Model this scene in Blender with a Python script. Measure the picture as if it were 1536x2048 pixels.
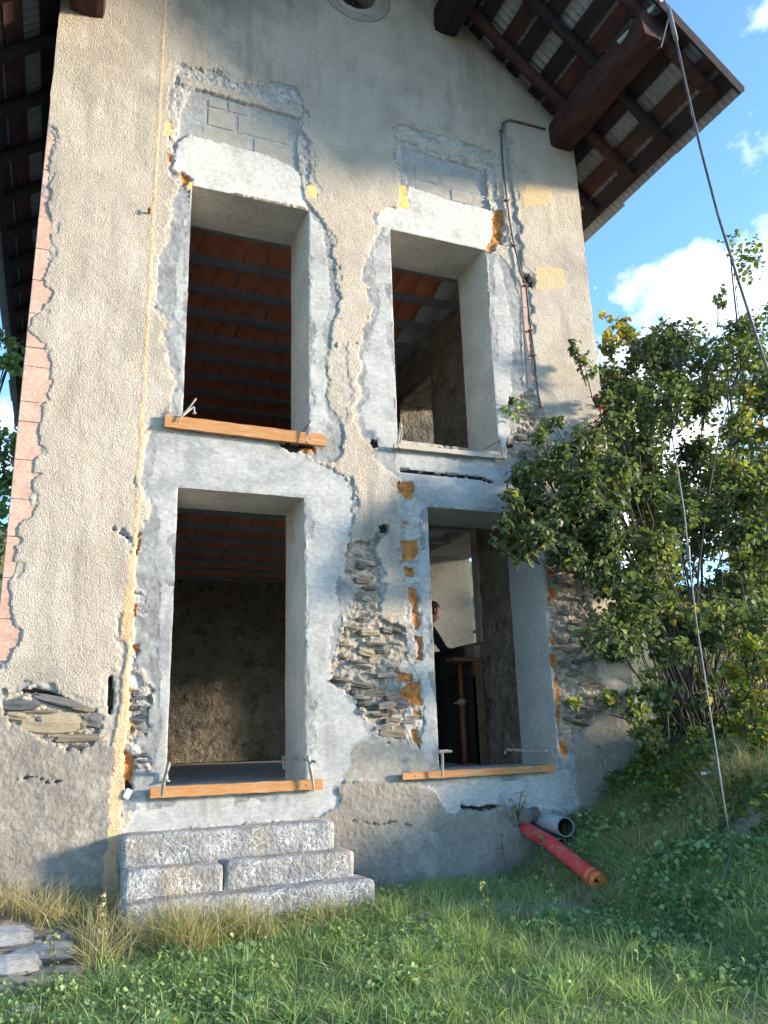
import bpy, bmesh, math, random
import numpy as np
from mathutils import Vector, Matrix
random.seed(7); RNG = np.random.default_rng(7)
R = math.radians
for o in list(bpy.data.objects): bpy.data.objects.remove(o)
scene = bpy.context.scene
COL = scene.collection

# ------------------------------------------------------------------ camera
FPX = 1577.0; CX, CY = 768.0, 1024.0; EYE = 1.6
def cam_matrix(yaw=R(22.4166), pitch=R(15.4025), roll=R(-1.7612)):
    cy, sy, cp, sp, cr, sr = math.cos(yaw), math.sin(yaw), math.cos(pitch), math.sin(pitch), math.cos(roll), math.sin(roll)
    f = np.array([sy*cp, cy*cp, sp]); r = np.array([cy, -sy, 0.0]); u = np.cross(r, f)
    return np.stack([cr*r+sr*u, -sr*r+cr*u, f])
CM = cam_matrix()
cam = bpy.data.cameras.new('camera'); camo = bpy.data.objects.new('camera', cam); COL.objects.link(camo)
cam.sensor_fit = 'VERTICAL'; cam.sensor_height = 36; cam.lens = FPX/2048*36; cam.clip_start = .05; cam.clip_end = 2000
m4 = Matrix.Identity(4)
for i in range(3):
    m4[i][0] = CM[0][i]; m4[i][1] = CM[1][i]; m4[i][2] = -CM[2][i]
m4[2][3] = EYE
camo.matrix_world = m4; scene.camera = camo
scene.render.resolution_x, scene.render.resolution_y = 768, 1024

# ------------------------------------------------------------------ light
SUN_AZ, SUN_EL = R(66), R(10.5)          # azimuth to the right of the facade's outward normal
SUN = Vector((math.sin(SUN_AZ)*math.cos(SUN_EL), -math.cos(SUN_AZ)*math.cos(SUN_EL), math.sin(SUN_EL)))
sl = bpy.data.lights.new('sun', 'SUN'); sl.energy = 2.8; sl.angle = R(7.0); sl.color = (1.0, .85, .66)
so = bpy.data.objects.new('sun', sl); COL.objects.link(so)
so.rotation_euler = (-SUN).to_track_quat('-Z', 'Y').to_euler(); so.location = (20, -10, 15)

world = bpy.data.worlds.new('World'); scene.world = world; world.use_nodes = True
wn = world.node_tree; wn.nodes.clear()
def wnode(t, **k):
    n = wn.nodes.new(t)
    for a, b in k.items(): setattr(n, a, b)
    return n
wout = wnode('ShaderNodeOutputWorld'); wbg = wnode('ShaderNodeBackground'); wn.links.new(wbg.outputs[0], wout.inputs[0])
sky = wnode('ShaderNodeTexSky', sky_type='NISHITA', sun_disc=False)
sky.sun_elevation = SUN_EL; sky.sun_rotation = math.atan2(SUN.x, SUN.y)
sky.altitude = 1300; sky.air_density = 1.0; sky.dust_density = .3; sky.ozone_density = 1.6
wbg.inputs['Strength'].default_value = .15
SKY_SCALE = 1.0
def pixdir(px, py):
    d = CM.T @ np.array([(px-CX)/FPX, -(py-CY)/FPX, 1.0]); return d/np.linalg.norm(d)
tc = wnode('ShaderNodeTexCoord')
nz = wnode('ShaderNodeTexNoise'); nz.inputs['Scale'].default_value = 5.0; nz.inputs['Detail'].default_value = 9; nz.inputs['Roughness'].default_value = .58
wn.links.new(tc.outputs['Generated'], nz.inputs['Vector'])
def wmath(op, a, b=None, clamp=False):
    n = wnode('ShaderNodeMath', operation=op); n.use_clamp = clamp
    for i, v in enumerate((a, b)):
        if v is None: continue
        if isinstance(v, (int, float)): n.inputs[i].default_value = v
        else: wn.links.new(v, n.inputs[i])
    return n.outputs[0]
acc = None      # a few cumulus banks standing in the sky, each a soft lobe broken up by noise
for (px, py, w, amp) in ((1480, 570, .095, .50), (1400, 620, .07, .40), (1540, 510, .07, .40), (1530, 30, .045, .30), (1220, 690, .07, .34), (1190, 575, .012, .35), (1290, 545, .02, .25),
                         (1300, 900, .3, .40), (-200, 700, .3, .3), (2400, 300, .4, .3), (3500, 700, .3, .35), (-1500, 300, .35, .3)):
    d = pixdir(px, py)
    dn = wnode('ShaderNodeVectorMath', operation='DISTANCE'); wn.links.new(tc.outputs['Generated'], dn.inputs[0]); dn.inputs[1].default_value = tuple(d)
    g = wmath('MULTIPLY', wmath('SUBTRACT', 1.0, wmath('DIVIDE', dn.outputs['Value'], w), True), amp)
    acc = g if acc is None else wmath('MAXIMUM', acc, g)
dens = wmath('ADD', wmath('MULTIPLY', wmath('SUBTRACT', nz.outputs['Fac'], .5), 1.5), wmath('SUBTRACT', acc, .22))
dens = wmath('MULTIPLY', dens, 4.0, True)
mixs = wnode('ShaderNodeMix', data_type='RGBA'); wn.links.new(dens, mixs.inputs['Factor'])
hsv = wnode('ShaderNodeMixRGB', blend_type='MULTIPLY'); hsv.inputs[0].default_value = 1
wn.links.new(sky.outputs[0], hsv.inputs[1]); hsv.inputs[2].default_value = (.69, .87, 1.03, 1)
wn.links.new(hsv.outputs[0], mixs.inputs['A']); mixs.inputs['B'].default_value = (4.2, 4.2, 4.3, 1)
wn.links.new(mixs.outputs['Result'], wbg.inputs['Color'])

scene.view_settings.view_transform = 'Standard'; scene.view_settings.look = 'None'
scene.view_settings.gamma = 1; scene.view_settings.use_curve_mapping = False
scene.view_settings.exposure = 2.1

# ------------------------------------------------------------------ geometry helpers
WY = 5.75                                   # plane of the street facade
def rays(p):
    p = np.atleast_2d(np.asarray(p, float)); return np.stack([(p[:, 0]-CX)/FPX, -(p[:, 1]-CY)/FPX, np.ones(len(p))], 1) @ CM
def F(p, y=WY):
    d = rays(p); return np.stack([d[:, 0]/d[:, 1]*y, d[:, 2]/d[:, 1]*y+EYE], 1)
def P(px, py, y=WY):
    a = F([(px, py)], y)[0]; return Vector((a[0], y, a[1]))
def PZ(px, py, z):
    d = rays([(px, py)])[0]; t = (z-EYE)/d[2]; return Vector((d[0]*t, d[1]*t, z))

def vnoise2(x, y, seed=0):
    r = np.random.default_rng(seed).random((257, 257)); r[256] = r[0]; r[:, 256] = r[:, 0]; xi = np.floor(x).astype(int); yi = np.floor(y).astype(int)
    fx = x-xi; fy = y-yi; fx = fx*fx*(3-2*fx); fy = fy*fy*(3-2*fy); xi %= 256; yi %= 256
    return (r[xi, yi]*(1-fx)+r[xi+1, yi]*fx)*(1-fy)+(r[xi, yi+1]*(1-fx)+r[xi+1, yi+1]*fx)*fy
def fbm2(x, y, seed=0, oct=4, rough=.5):
    s = 0; a = 1; t = 0
    for i in range(oct):
        s = s+a*(vnoise2(x*2**i+13.7*i, y*2**i+7.1*i, seed+i)*2-1); t += a; a *= rough
    return s/t
def new_mesh(name, verts, faces, smooth=False, mats=None):
    me = bpy.data.meshes.new(name); verts = np.asarray(verts, np.float32)
    if isinstance(faces, np.ndarray) and faces.ndim == 2:
        n, k = faces.shape
        me.vertices.add(len(verts)); me.vertices.foreach_set('co', verts.ravel())
        me.loops.add(n*k); me.loops.foreach_set('vertex_index', faces.astype(np.int32).ravel())
        me.polygons.add(n); me.polygons.foreach_set('loop_start', np.arange(0, n*k, k, dtype=np.int32))
        me.polygons.foreach_set('loop_total', np.full(n, k, np.int32)); me.update(calc_edges=True); me.validate()
    else:
        me.from_pydata([tuple(v) for v in verts], [], [tuple(f) for f in faces])
    if smooth: me.polygons.foreach_set('use_smooth', np.ones(len(me.polygons), bool))
    return me
def obj(name, me, mat=None, parent=None, **props):
    o = bpy.data.objects.new(name, me); COL.objects.link(o)
    if mat is not None and me is not None and len(me.materials) == 0: me.materials.append(mat)
    if parent is not None: o.parent = parent
    for k, v in props.items(): o[k] = v
    return o
def empty(name, loc, label, cat, group=None):
    o = bpy.data.objects.new(name, None); COL.objects.link(o); o.location = loc; o['label'] = label; o['category'] = cat
    o.empty_display_size = .1
    if group: o['group'] = group
    bpy.context.view_layer.update(); return o
def attach(o, parent):            # parent keeping world placement (parents are pure translations)
    o.parent = parent; o.location = Vector(o.location)-Vector(parent.location); return o
class MB:
    def __init__(s): s.v = []; s.f = []
    def box(s, a, b, rot=None, ctr=None):
        x0, y0, z0 = a; x1, y1, z1 = b; k = len(s.v)
        vs = [Vector(p) for p in ((x0,y0,z0),(x1,y0,z0),(x1,y1,z0),(x0,y1,z0),(x0,y0,z1),(x1,y0,z1),(x1,y1,z1),(x0,y1,z1))]
        if rot is not None:
            c = Vector(ctr) if ctr else sum(vs, Vector())/8; vs = [c+rot@(v-c) for v in vs]
        s.v += vs; s.f += [(k,k+3,k+2,k+1),(k+4,k+5,k+6,k+7),(k,k+1,k+5,k+4),(k+1,k+2,k+6,k+5),(k+2,k+3,k+7,k+6),(k+3,k,k+4,k+7)]; return s
    def tube(s, pts, r, n=8, cap=True, flat=1.0):
        pts = [Vector(p) for p in pts]; rs = r if isinstance(r, (list, tuple)) else [r]*len(pts); k0 = len(s.v); up = None
        for i, p in enumerate(pts):
            t = (pts[min(i+1, len(pts)-1)]-pts[max(i-1, 0)]).normalized()
            if up is None: up = t.orthogonal().normalized()
            up = (up-t*up.dot(t)).normalized(); w = t.cross(up)
            for j in range(n):
                a = 2*math.pi*j/n; s.v.append(p+(up*math.cos(a)*flat+w*math.sin(a))*rs[i])
        for i in range(len(pts)-1):
            for j in range(n):
                a = k0+i*n+j; b = k0+i*n+(j+1)%n; s.f.append((a, b, b+n, a+n))
        if cap:
            s.f.append(tuple(range(k0+n-1, k0-1, -1))); e = k0+(len(pts)-1)*n; s.f.append(tuple(range(e, e+n)))
        return s
    def mesh(s, name, smooth=False): return new_mesh(name, [tuple(v) for v in s.v], s.f, smooth)
    def obj(s, name, mat, parent=None, smooth=False, bevel=0, origin=None, **kw):
        if origin is not None: s.v = [Vector(v)-Vector(origin) for v in s.v]
        elif parent is not None and 'abs' not in kw:
            off = parent_origin(parent); s.v = [Vector(v)-off for v in s.v]
        kw.pop('abs', None)
        o = obj(name, s.mesh(name, smooth), mat, parent, **kw)
        if origin is not None: o.location = Vector(origin)-(parent_origin(parent) if parent else Vector())
        if bevel:
            m = o.modifiers.new('bevel', 'BEVEL'); m.width = bevel; m.segments = 2; m.limit_method = 'ANGLE'
        return o
def parent_origin(p):
    v = Vector()
    while p is not None: v += Vector(p.location); p = p.parent
    return v

# ------------------------------------------------------------------ materials
def mat(name, c1, c2, scale=3, rough=.9, bump=.3, bscale=60, bdist=.01, det=6, c3=None, s3=1.0, f3=.5, spots=None, lo=.35, hi=.65, stretch=(1, 1, 1), spec=.25, metal=0, bump2=None, streak=0, c4=None, s4=.6, f4=.55):
    m = bpy.data.materials.new(name); m.use_nodes = True; nt = m.node_tree; N = nt.nodes; L = nt.links
    b = N['Principled BSDF']; b.inputs['Roughness'].default_value = rough; b.inputs['Metallic'].default_value = metal
    b.inputs['Specular IOR Level'].default_value = spec
    t = N.new('ShaderNodeTexCoord'); mp = N.new('ShaderNodeMapping'); L.new(t.outputs['Object'], mp.inputs[0]); mp.inputs['Scale'].default_value = stretch
    oi = N.new('ShaderNodeObjectInfo'); va = N.new('ShaderNodeVectorMath'); va.operation = 'ADD'
    L.new(mp.outputs[0], va.inputs[0]); L.new(oi.outputs['Location'], va.inputs[1]); V = va.outputs[0]
    def noise(s, d=det, r=.6):
        n = N.new('ShaderNodeTexNoise'); n.inputs['Scale'].default_value = s; n.inputs['Detail'].default_value = d; n.inputs['Roughness'].default_value = r
        L.new(V, n.inputs['Vector']); return n.outputs['Fac']
    def ramp(x, lo, hi):
        r = N.new('ShaderNodeMapRange'); r.inputs[1].default_value = lo; r.inputs[2].default_value = hi; L.new(x, r.inputs[0]); return r.outputs[0]
    def mix(f, a, bb):
        x = N.new('ShaderNodeMix'); x.data_type = 'RGBA'
        if isinstance(f, float): x.inputs['Factor'].default_value = f
        else: L.new(f, x.inputs['Factor'])
        for k, v in (('A', a), ('B', bb)):
            if isinstance(v, tuple): x.inputs[k].default_value = (*v, 1)
            else: L.new(v, x.inputs[k])
        return x.outputs['Result']
    c = mix(ramp(noise(scale), lo, hi), c1, c2)
    if c3: c = mix(ramp(noise(s3, 5), f3, f3+.16), c, c3)
    if spots:
        vo = N.new('ShaderNodeTexVoronoi'); vo.inputs['Scale'].default_value = spots[0]; L.new(V, vo.inputs['Vector'])
        c = mix(ramp(vo.outputs['Distance'], spots[1], spots[1]*.5), c, spots[2])
    if c4: c = mix(ramp(noise(s4, 7, .7), f4, f4+.12), c, c4)
    if streak:
        mp2 = N.new('ShaderNodeMapping'); L.new(V, mp2.inputs[0]); mp2.inputs['Scale'].default_value = (1, 1, .12)
        n2 = N.new('ShaderNodeTexNoise'); n2.inputs['Scale'].default_value = 9; n2.inputs['Detail'].default_value = 6; L.new(mp2.outputs[0], n2.inputs['Vector'])
        n3 = noise(.8, 3); a_ = N.new('ShaderNodeMath'); a_.operation = 'MULTIPLY'; L.new(ramp(n2.outputs['Fac'], .48, .70), a_.inputs[0]); L.new(ramp(n3, .42, .60), a_.inputs[1])
        b_ = N.new('ShaderNodeMath'); b_.operation = 'MULTIPLY'; L.new(a_.outputs[0], b_.inputs[0]); b_.inputs[1].default_value = streak
        c = mix(b_.outputs[0], c, (.17, .155, .14))
    fine = mix(ramp(noise(bscale*.8, 3), .3, .7), (.82, .82, .82), (1.12, 1.12, 1.12))
    mu = N.new('ShaderNodeMix'); mu.data_type = 'RGBA'; mu.blend_type = 'MULTIPLY'; mu.inputs['Factor'].default_value = 1
    L.new(c, mu.inputs['A']); L.new(fine, mu.inputs['B']); L.new(mu.outputs['Result'], b.inputs['Base Color'])
    if bump:
        bn = N.new('ShaderNodeBump'); bn.inputs['Strength'].default_value = bump; bn.inputs['Distance'].default_value = bdist
        h = noise(bscale, 4)
        if bump2:
            a = N.new('ShaderNodeMath'); a.operation = 'MULTIPLY_ADD'; L.new(noise(bump2[0], 5), a.inputs[0]); a.inputs[1].default_value = bump2[1]; L.new(h, a.inputs[2]); h = a.outputs[0]
        L.new(h, bn.inputs['Height']); L.new(bn.outputs[0], b.inputs['Normal'])
    return m
M = {}
M['plaster'] = mat('roughcast', (.44, .375, .30), (.54, .47, .385), 2.2, .95, 1.0, 82, .019, c3=(.36, .315, .265), s3=1.3, f3=.52, bump2=(13, .7), streak=.42, c4=(.58, .48, .40), s4=1.9, f4=.57)
M['plaster_old'] = mat('scratch_coat', (.35, .305, .25), (.43, .38, .31), 4, .95, .7, 40, .012)
M['base'] = mat('cement_base', (.215, .19, .16), (.28, .25, .21), 3.5, .95, .7, 34, .015, c3=(.20, .17, .135), s3=1.4, f3=.55, bump2=(9, 1.2), streak=.5, c4=(.36, .32, .27), s4=1.6, f4=.55)
M['concrete'] = mat('fresh_concrete', (.34, .335, .32), (.425, .42, .40), 4.2, .85, .45, 30, .008, c3=(.25, .255, .255), s3=3.4, f3=.50, spots=(22, .07, (.20, .195, .185)), stretch=(1, 1, 1.6), streak=.4, c4=(.47, .465, .44), s4=1.7, f4=.56)
M['lintel'] = mat('pale_lintel_concrete', (.46, .445, .405), (.54, .525, .485), 4, .85, .35, 40, .006, c3=(.38, .37, .34), s3=3, f3=.53, spots=(34, .08, (.25, .24, .22)))
M['concrete_in'] = mat('reveal_concrete', (.36, .35, .32), (.45, .44, .405), 3.2, .85, .25, 40, .005, c3=(.33, .32, .29), s3=2.2, f3=.55, spots=(30, .10, (.24, .22, .20)))
M['smear'] = mat('cement_smear', (.225, .225, .22), (.31, .31, .30), 5, .9, .55, 30, .012, c3=(.18, .175, .17), s3=4, f3=.5, spots=(26, .14, (.17, .16, .15)))
M['patch'] = mat('brown_cement', (.26, .235, .20), (.33, .30, .26), 4, .9, .4, 40, .008)
M['mortar'] = mat('rubble_mortar', (.29, .25, .20), (.39, .345, .28), 7, .95, 1.0, 28, .03, c3=(.25, .22, .185), s3=9, f3=.54, bump2=(12, 1.2))
M['lime'] = mat('lime_mortar', (.38, .355, .32), (.50, .475, .44), 9, .95, 1.0, 30, .03, c3=(.30, .27, .24), s3=14, f3=.54, bump2=(14, 1.0))
M['blockbed'] = mat('block_mortar', (.27, .265, .25), (.34, .335, .32), 6, .9, .6, 40, .01)
M['block'] = mat('concrete_block', (.31, .285, .245), (.37, .345, .30), 10, .95, .9, 110, .006)
M['brick'] = mat('hollow_brick', (.46, .285, .215), (.52, .36, .28), 6, .9, .5, 50, .006, c3=(.50, .38, .30), s3=8, f3=.58)
M['ochre'] = mat('ochre_earth', (.44, .15, .035), (.55, .25, .07), 14, .95, 1.0, 35, .03, c3=(.22, .10, .05), s3=18, f3=.52)
M['foam'] = mat('ochre_paint', (.66, .42, .13), (.70, .48, .20), 8, .9, .4, 60, .006)
M['stripe'] = mat('ochre_stripe', (.56, .36, .20), (.62, .44, .27), 5, .95, .9, 62, .012, c3=(.50, .33, .24), s3=2, f3=.5)
M['yellowp'] = mat('faded_yellow', (.58, .40, .20), (.52, .40, .26), 5, .95, .9, 62, .015, c3=(.46, .38, .28), s3=9, f3=.52)
M['stoneA'] = mat('schist_grey', (.17, .17, .175), (.30, .29, .28), 9, .85, .9, 30, .02, stretch=(1, 1, 3))
M['stoneE'] = mat('schist_mid', (.24, .225, .20), (.36, .335, .30), 9, .9, .9, 30, .02, stretch=(1, 1, 3))
M['stoneB'] = mat('schist_brown', (.27, .22, .165), (.40, .34, .26), 8, .9, .9, 30, .02, stretch=(1, 1, 3))
M['stoneC'] = mat('schist_ochre', (.42, .33, .20), (.50, .42, .30), 6, .9, .8, 34, .02, c3=(.20, .19, .18), s3=7, f3=.55)
M['stoneD'] = mat('schist_blue', (.10, .105, .12), (.19, .195, .21), 9, .7, .8, 25, .02, stretch=(1, 1, 3))
M['timber'] = mat('old_timber', (.016, .013, .015), (.032, .024, .024), 5, .85, .6, 40, .01, stretch=(4, .6, 4))
M['timber_red'] = mat('reddish_log', (.03, .015, .014), (.075, .033, .024), 5, .8, .6, 30, .01, stretch=(3, 1, 3), c3=(.03, .02, .02), s3=3, f3=.5)
M['sheet'] = mat('galvanised_sheet', (.17, .20, .22), (.26, .29, .30), 3, .55, .1, 40, .003, c3=(.24, .22, .20), s3=2.5, f3=.58, spec=.5)
M['tile'] = mat('hollow_tile', (.52, .17, .08), (.60, .24, .13), 5, .85, .2, 50, .004)
M['joist'] = mat('concrete_joist', (.24, .25, .26), (.30, .31, .32), 5, .9, .2, 50, .004)
M['foamslab'] = mat('grey_slab', (.42, .41, .40), (.48, .47, .46), 4, .9, .1, 50, .003)
M['inwall'] = mat('rough_inner_wall', (.25, .21, .16), (.37, .32, .25), 4, .95, 1.0, 22, .04, c3=(.14, .115, .085), s3=7, f3=.53, bump2=(9, 1.4))
M['slab'] = mat('floor_slab', (.44, .44, .42), (.54, .54, .52), 3, .7, .2, 40, .005)
M['newwood'] = mat('fresh_spruce', (.38, .165, .055), (.48, .24, .09), 5, .65, .3, 60, .003, stretch=(1, 8, 14), c3=(.42, .36, .28), s3=6, f3=.57)
M['dullwood'] = mat('dull_wood', (.16, .085, .045), (.24, .135, .07), 6, .8, .3, 50, .004)
M['greywood'] = mat('weathered_board', (.36, .31, .24), (.46, .40, .32), 5, .85, .4, 60, .003, stretch=(1, 8, 14))
M['steel'] = mat('rusty_steel', (.36, .33, .29), (.25, .17, .12), 18, .75, .5, 60, .004, metal=.15, c3=(.50, .47, .42), s3=20, f3=.5)
M['rust'] = mat('orange_prop', (.30, .09, .03), (.22, .08, .04), 12, .7, .3, 50, .004)
M['redpipe'] = mat('red_duct', (.52, .035, .04), (.58, .07, .06), 6, .55, .2, 50, .003, c3=(.36, .15, .12), s3=11, f3=.52, spec=.4)
M['orange'] = mat('orange_cap', (.70, .17, .04), (.66, .21, .07), 6, .5, .1, 50, .003, spec=.4)
M['greypipe'] = mat('grey_pvc', (.30, .32, .34), (.38, .40, .42), 6, .45, .1, 50, .003, c3=(.26, .24, .21), s3=7, f3=.55, spec=.4)
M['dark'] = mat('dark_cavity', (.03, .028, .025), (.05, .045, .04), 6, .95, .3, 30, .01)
M['cable'] = mat('black_cable', (.06, .06, .065), (.10, .10, .105), 20, .5, .05, 50, .002, spec=.4)
M['cable_light'] = mat('grey_cable', (.24, .235, .23), (.16, .16, .16), 12, .6, .05, 50, .002)
def vein_stone():
    m = mat('veined_step_stone', (.17, .168, .163), (.31, .30, .29), 6, .8, .9, 34, .02, c3=(.29, .24, .18), s3=3.2, f3=.50)
    nt = m.node_tree; N = nt.nodes; L = nt.links; b = N['Principled BSDF']; src = b.inputs['Base Color'].links[0].from_socket
    V = [n for n in N if n.type == 'VECT_MATH'][0].outputs[0]
    n1 = N.new('ShaderNodeTexNoise'); n1.inputs['Scale'].default_value = 5; n1.inputs['Detail'].default_value = 4; L.new(V, n1.inputs['Vector'])
    ds = N.new('ShaderNodeMix'); ds.data_type = 'RGBA'; ds.inputs['Factor'].default_value = .12; L.new(V, ds.inputs['A']); L.new(n1.outputs['Color'], ds.inputs['B'])
    tot = None
    for s, wd in ((8, .018), (17, .028), (31, .035)):
        vo = N.new('ShaderNodeTexVoronoi'); vo.feature = 'DISTANCE_TO_EDGE'; vo.inputs['Scale'].default_value = s; L.new(ds.outputs['Result'], vo.inputs['Vector'])
        r = N.new('ShaderNodeMapRange'); r.inputs[1].default_value = wd; r.inputs[2].default_value = 0; L.new(vo.outputs['Distance'], r.inputs[0])
        if tot is None: tot = r.outputs[0]
        else:
            a = N.new('ShaderNodeMath'); a.operation = 'MAXIMUM'; L.new(tot, a.inputs[0]); L.new(r.outputs[0], a.inputs[1]); tot = a.outputs[0]
    n2 = N.new('ShaderNodeTexNoise'); n2.inputs['Scale'].default_value = 8; n2.inputs['Detail'].default_value = 6; L.new(V, n2.inputs['Vector'])
    r2 = N.new('ShaderNodeMapRange'); r2.inputs[1].default_value = .42; r2.inputs[2].default_value = .56; L.new(n2.outputs['Fac'], r2.inputs[0])
    mu = N.new('ShaderNodeMath'); mu.operation = 'MULTIPLY'; L.new(tot, mu.inputs[0]); L.new(r2.outputs[0], mu.inputs[1])
    mx = N.new('ShaderNodeMix'); mx.data_type = 'RGBA'; L.new(mu.outputs[0], mx.inputs['Factor']); L.new(src, mx.inputs['A']); mx.inputs['B'].default_value = (.62, .62, .61, 1)
    L.new(mx.outputs['Result'], b.inputs['Base Color']); return m
M['step'] = vein_stone()
M['paving'] = mat('pale_paving', (.42, .42, .41), (.58, .57, .55), 5, .85, .9, 30, .02, c3=(.30, .28, .25), s3=7, f3=.54)
def leaf_mat(name, cols, rough=.55, trans=.35, attr='tint'):
    m = bpy.data.materials.new(name); m.use_nodes = True; nt = m.node_tree; N = nt.nodes; L = nt.links; N.clear()
    out = N.new('ShaderNodeOutputMaterial'); at = N.new('ShaderNodeAttribute'); at.attribute_name = attr
    oi = N.new('ShaderNodeObjectInfo'); ad = N.new('ShaderNodeMath'); ad.operation = 'ADD'; L.new(at.outputs['Fac'], ad.inputs[0])
    cr = N.new('ShaderNodeValToRGB'); L.new(ad.outputs[0], cr.inputs[0]); ad.inputs[1].default_value = 0
    if attr is None or attr == 'random': L.new(oi.outputs['Random'], ad.inputs[0])
    el = cr.color_ramp.elements
    while len(el) > 1: el.remove(el[-1])
    for i, (p, c) in enumerate(cols):
        e = el[0] if i == 0 else el.new(p); e.position = p; e.color = (*c, 1)
    b = N.new('ShaderNodeBsdfPrincipled'); b.inputs['Roughness'].default_value = rough; b.inputs['Specular IOR Level'].default_value = .35
    L.new(cr.outputs[0], b.inputs['Base Color']); tr = N.new('ShaderNodeBsdfTranslucent')
    g = N.new('ShaderNodeMix'); g.data_type = 'RGBA'; g.blend_type = 'MULTIPLY'; g.inputs['Factor'].default_value = 1; L.new(cr.outputs[0], g.inputs['A']); g.inputs['B'].default_value = (1.5, 1.6, .7, 1)
    L.new(g.outputs['Result'], tr.inputs['Color'])
    mx = N.new('ShaderNodeMixShader'); mx.inputs[0].default_value = trans; L.new(b.outputs[0], mx.inputs[1]); L.new(tr.outputs[0], mx.inputs[2]); L.new(mx.outputs[0], out.inputs[0])
    return m
LILAC = [(0, (.05, .07, .038)), (.4, (.10, .135, .062)), (.64, (.155, .19, .075)), (.82, (.26, .27, .08)), (.94, (.38, .30, .07)), (1, (.12, .07, .055))]
M['leaf'] = leaf_mat('lilac_leaf', LILAC)
M['leaf1'] = leaf_mat('lilac_leaf_single', LILAC[:5], attr='random')
M['leaf_y'] = leaf_mat('yellowing_leaf', [(0, (.04, .08, .025)), (.4, (.10, .15, .03)), (.75, (.26, .24, .045)), (1, (.45, .33, .05))])
M['leaf_red'] = leaf_mat('red_leaf', [(0, (.10, .015, .02)), (1, (.16, .03, .03))])
M['grass'] = leaf_mat('grass_blade', [(0, (.11, .18, .07)), (.4, (.21, .31, .12)), (.62, (.30, .39, .17)), (.76, (.46, .43, .25)), (1, (.60, .52, .36))], .65, .35)
M['dry'] = leaf_mat('dry_blade', [(0, (.09, .13, .05)), (.3, (.22, .22, .09)), (.6, (.40, .32, .16)), (1, (.58, .49, .32))], .7, .3)
M['weed'] = leaf_mat('weed_leaf', [(0, (.10, .17, .07)), (.5, (.19, .29, .115)), (.85, (.29, .37, .15)), (1, (.45, .42, .18))], .55, .3)
M['bark'] = mat('lilac_bark', (.045, .038, .032), (.10, .085, .07), 20, .9, .7, 60, .006, stretch=(1, 1, .3))
M['soil'] = mat('soil', (.20, .16, .12), (.29, .24, .19), 5, .95, .8, 40, .02, c3=(.30, .27, .23), s3=6, f3=.55)
M['hill'] = mat('far_hillside', (.06, .08, .035), (.16, .13, .05), .05, .95, 0, 10, .01, c3=(.20, .17, .12), s3=.03, f3=.55)
M['skin'] = mat('skin', (.50, .27, .19), (.55, .31, .22), 6, .55, .05, 60, .002)
M['hair'] = mat('dark_hair', (.05, .035, .025), (.08, .06, .04), 40, .7, .4, 80, .004)
M['jacket'] = mat('dark_jacket', (.012, .013, .018), (.02, .022, .028), 8, .8, .3, 60, .004)
M['trousers'] = mat('dark_trousers', (.02, .022, .03), (.03, .032, .04), 8, .85, .2, 60, .004)
M['white'] = mat('white_scrap', (.75, .74, .72), (.8, .8, .78), 10, .6, .1, 50, .002)

# ------------------------------------------------------------------ house: front wall relief
HOUSE = empty('stone_house', (0, 0, 0), 'old two storey plastered stone house with four open doorways under a wide corrugated roof', 'house')
XL, XR = -.39, 4.68
SL = .8362
def zroof(x): return 7.12+SL*(5.40-x) if x > 2.17 else 7.12+SL*(x+1.06)
OPEN = dict(UL=(.73, 1.74, 3.91, 6.01), UR=(2.52, 3.50, 3.95, 6.01), LL=(.72, 1.70, 1.25, 3.38), LR=(2.77, 3.85, 1.27, 3.39))
G = .0108
nx = int(round((XR-XL)/G)); xs = np.linspace(XL, XR, nx+1); z0 = .15; nzr = int((9.85-z0)/G); zs = z0+np.arange(nzr+1)*G
def snap(a, v): return int(np.argmin(np.abs(a-v)))
OI = {k: (snap(xs, a), snap(xs, b), snap(zs, c), snap(zs, d)) for k, (a, b, c, d) in OPEN.items()}

def inpoly(px, pz, poly):
    c = np.zeros(px.shape, bool); n = len(poly)
    for i in range(n):
        x1, y1 = poly[i]; x2, y2 = poly[(i+1) % n]
        if y1 == y2: continue
        k = (y1 > pz) != (y2 > pz); c ^= k & (px < (x2-x1)*(pz-y1)/(y2-y1)+x1)
    return c
PL, OLD, BASE, CON, SMR, PAT, MOR, LIM, BBD, OCH, FOM, STR, YEL, HOL, NON, BRK, LNT = range(17)
HGT = {PL: .017, OLD: .010, BASE: .020, CON: .004, SMR: .002, PAT: .006, MOR: -.012, LIM: -.004, BBD: -.022, OCH: -.020, FOM: .012, STR: .020, YEL: .0215, HOL: -.05, NON: 0, BRK: -.004, LNT: .004}
ROUGH = {PL: .003, OLD: .003, BASE: .005, CON: .0015, SMR: .006, PAT: .003, MOR: .030, LIM: .018, BBD: .004, OCH: .018, FOM: .003, STR: .002, YEL: .003, HOL: .01, NON: 0, BRK: .001, LNT: .002}
NAMES = {PL: ('roughcast_render', 'plaster'), OLD: ('scratch_coat', 'plaster_old'), BASE: ('cement_plinth', 'base'), CON: ('concrete_surround', 'concrete'), SMR: ('cement_smear', 'smear'),
         PAT: ('cement_patch', 'patch'), MOR: ('rubble_mortar', 'mortar'), LIM: ('lime_mortar', 'lime'), BBD: ('block_mortar', 'blockbed'), OCH: ('ochre_earth_fill', 'ochre'), FOM: ('ochre_paint_patch', 'foam'),
         STR: ('painted_stripe', 'stripe'), YEL: ('faded_paint_patch', 'yellowp'), HOL: ('cavity', 'dark'), BRK: ('brick_bed', 'smear'), LNT: ('concrete_lintel', 'lintel')}
A = []      # (region, warp amplitude m, polygon in photo pixels on the facade plane)
def reg(r, w, pts): A.append((r, w, F(pts)))
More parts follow.
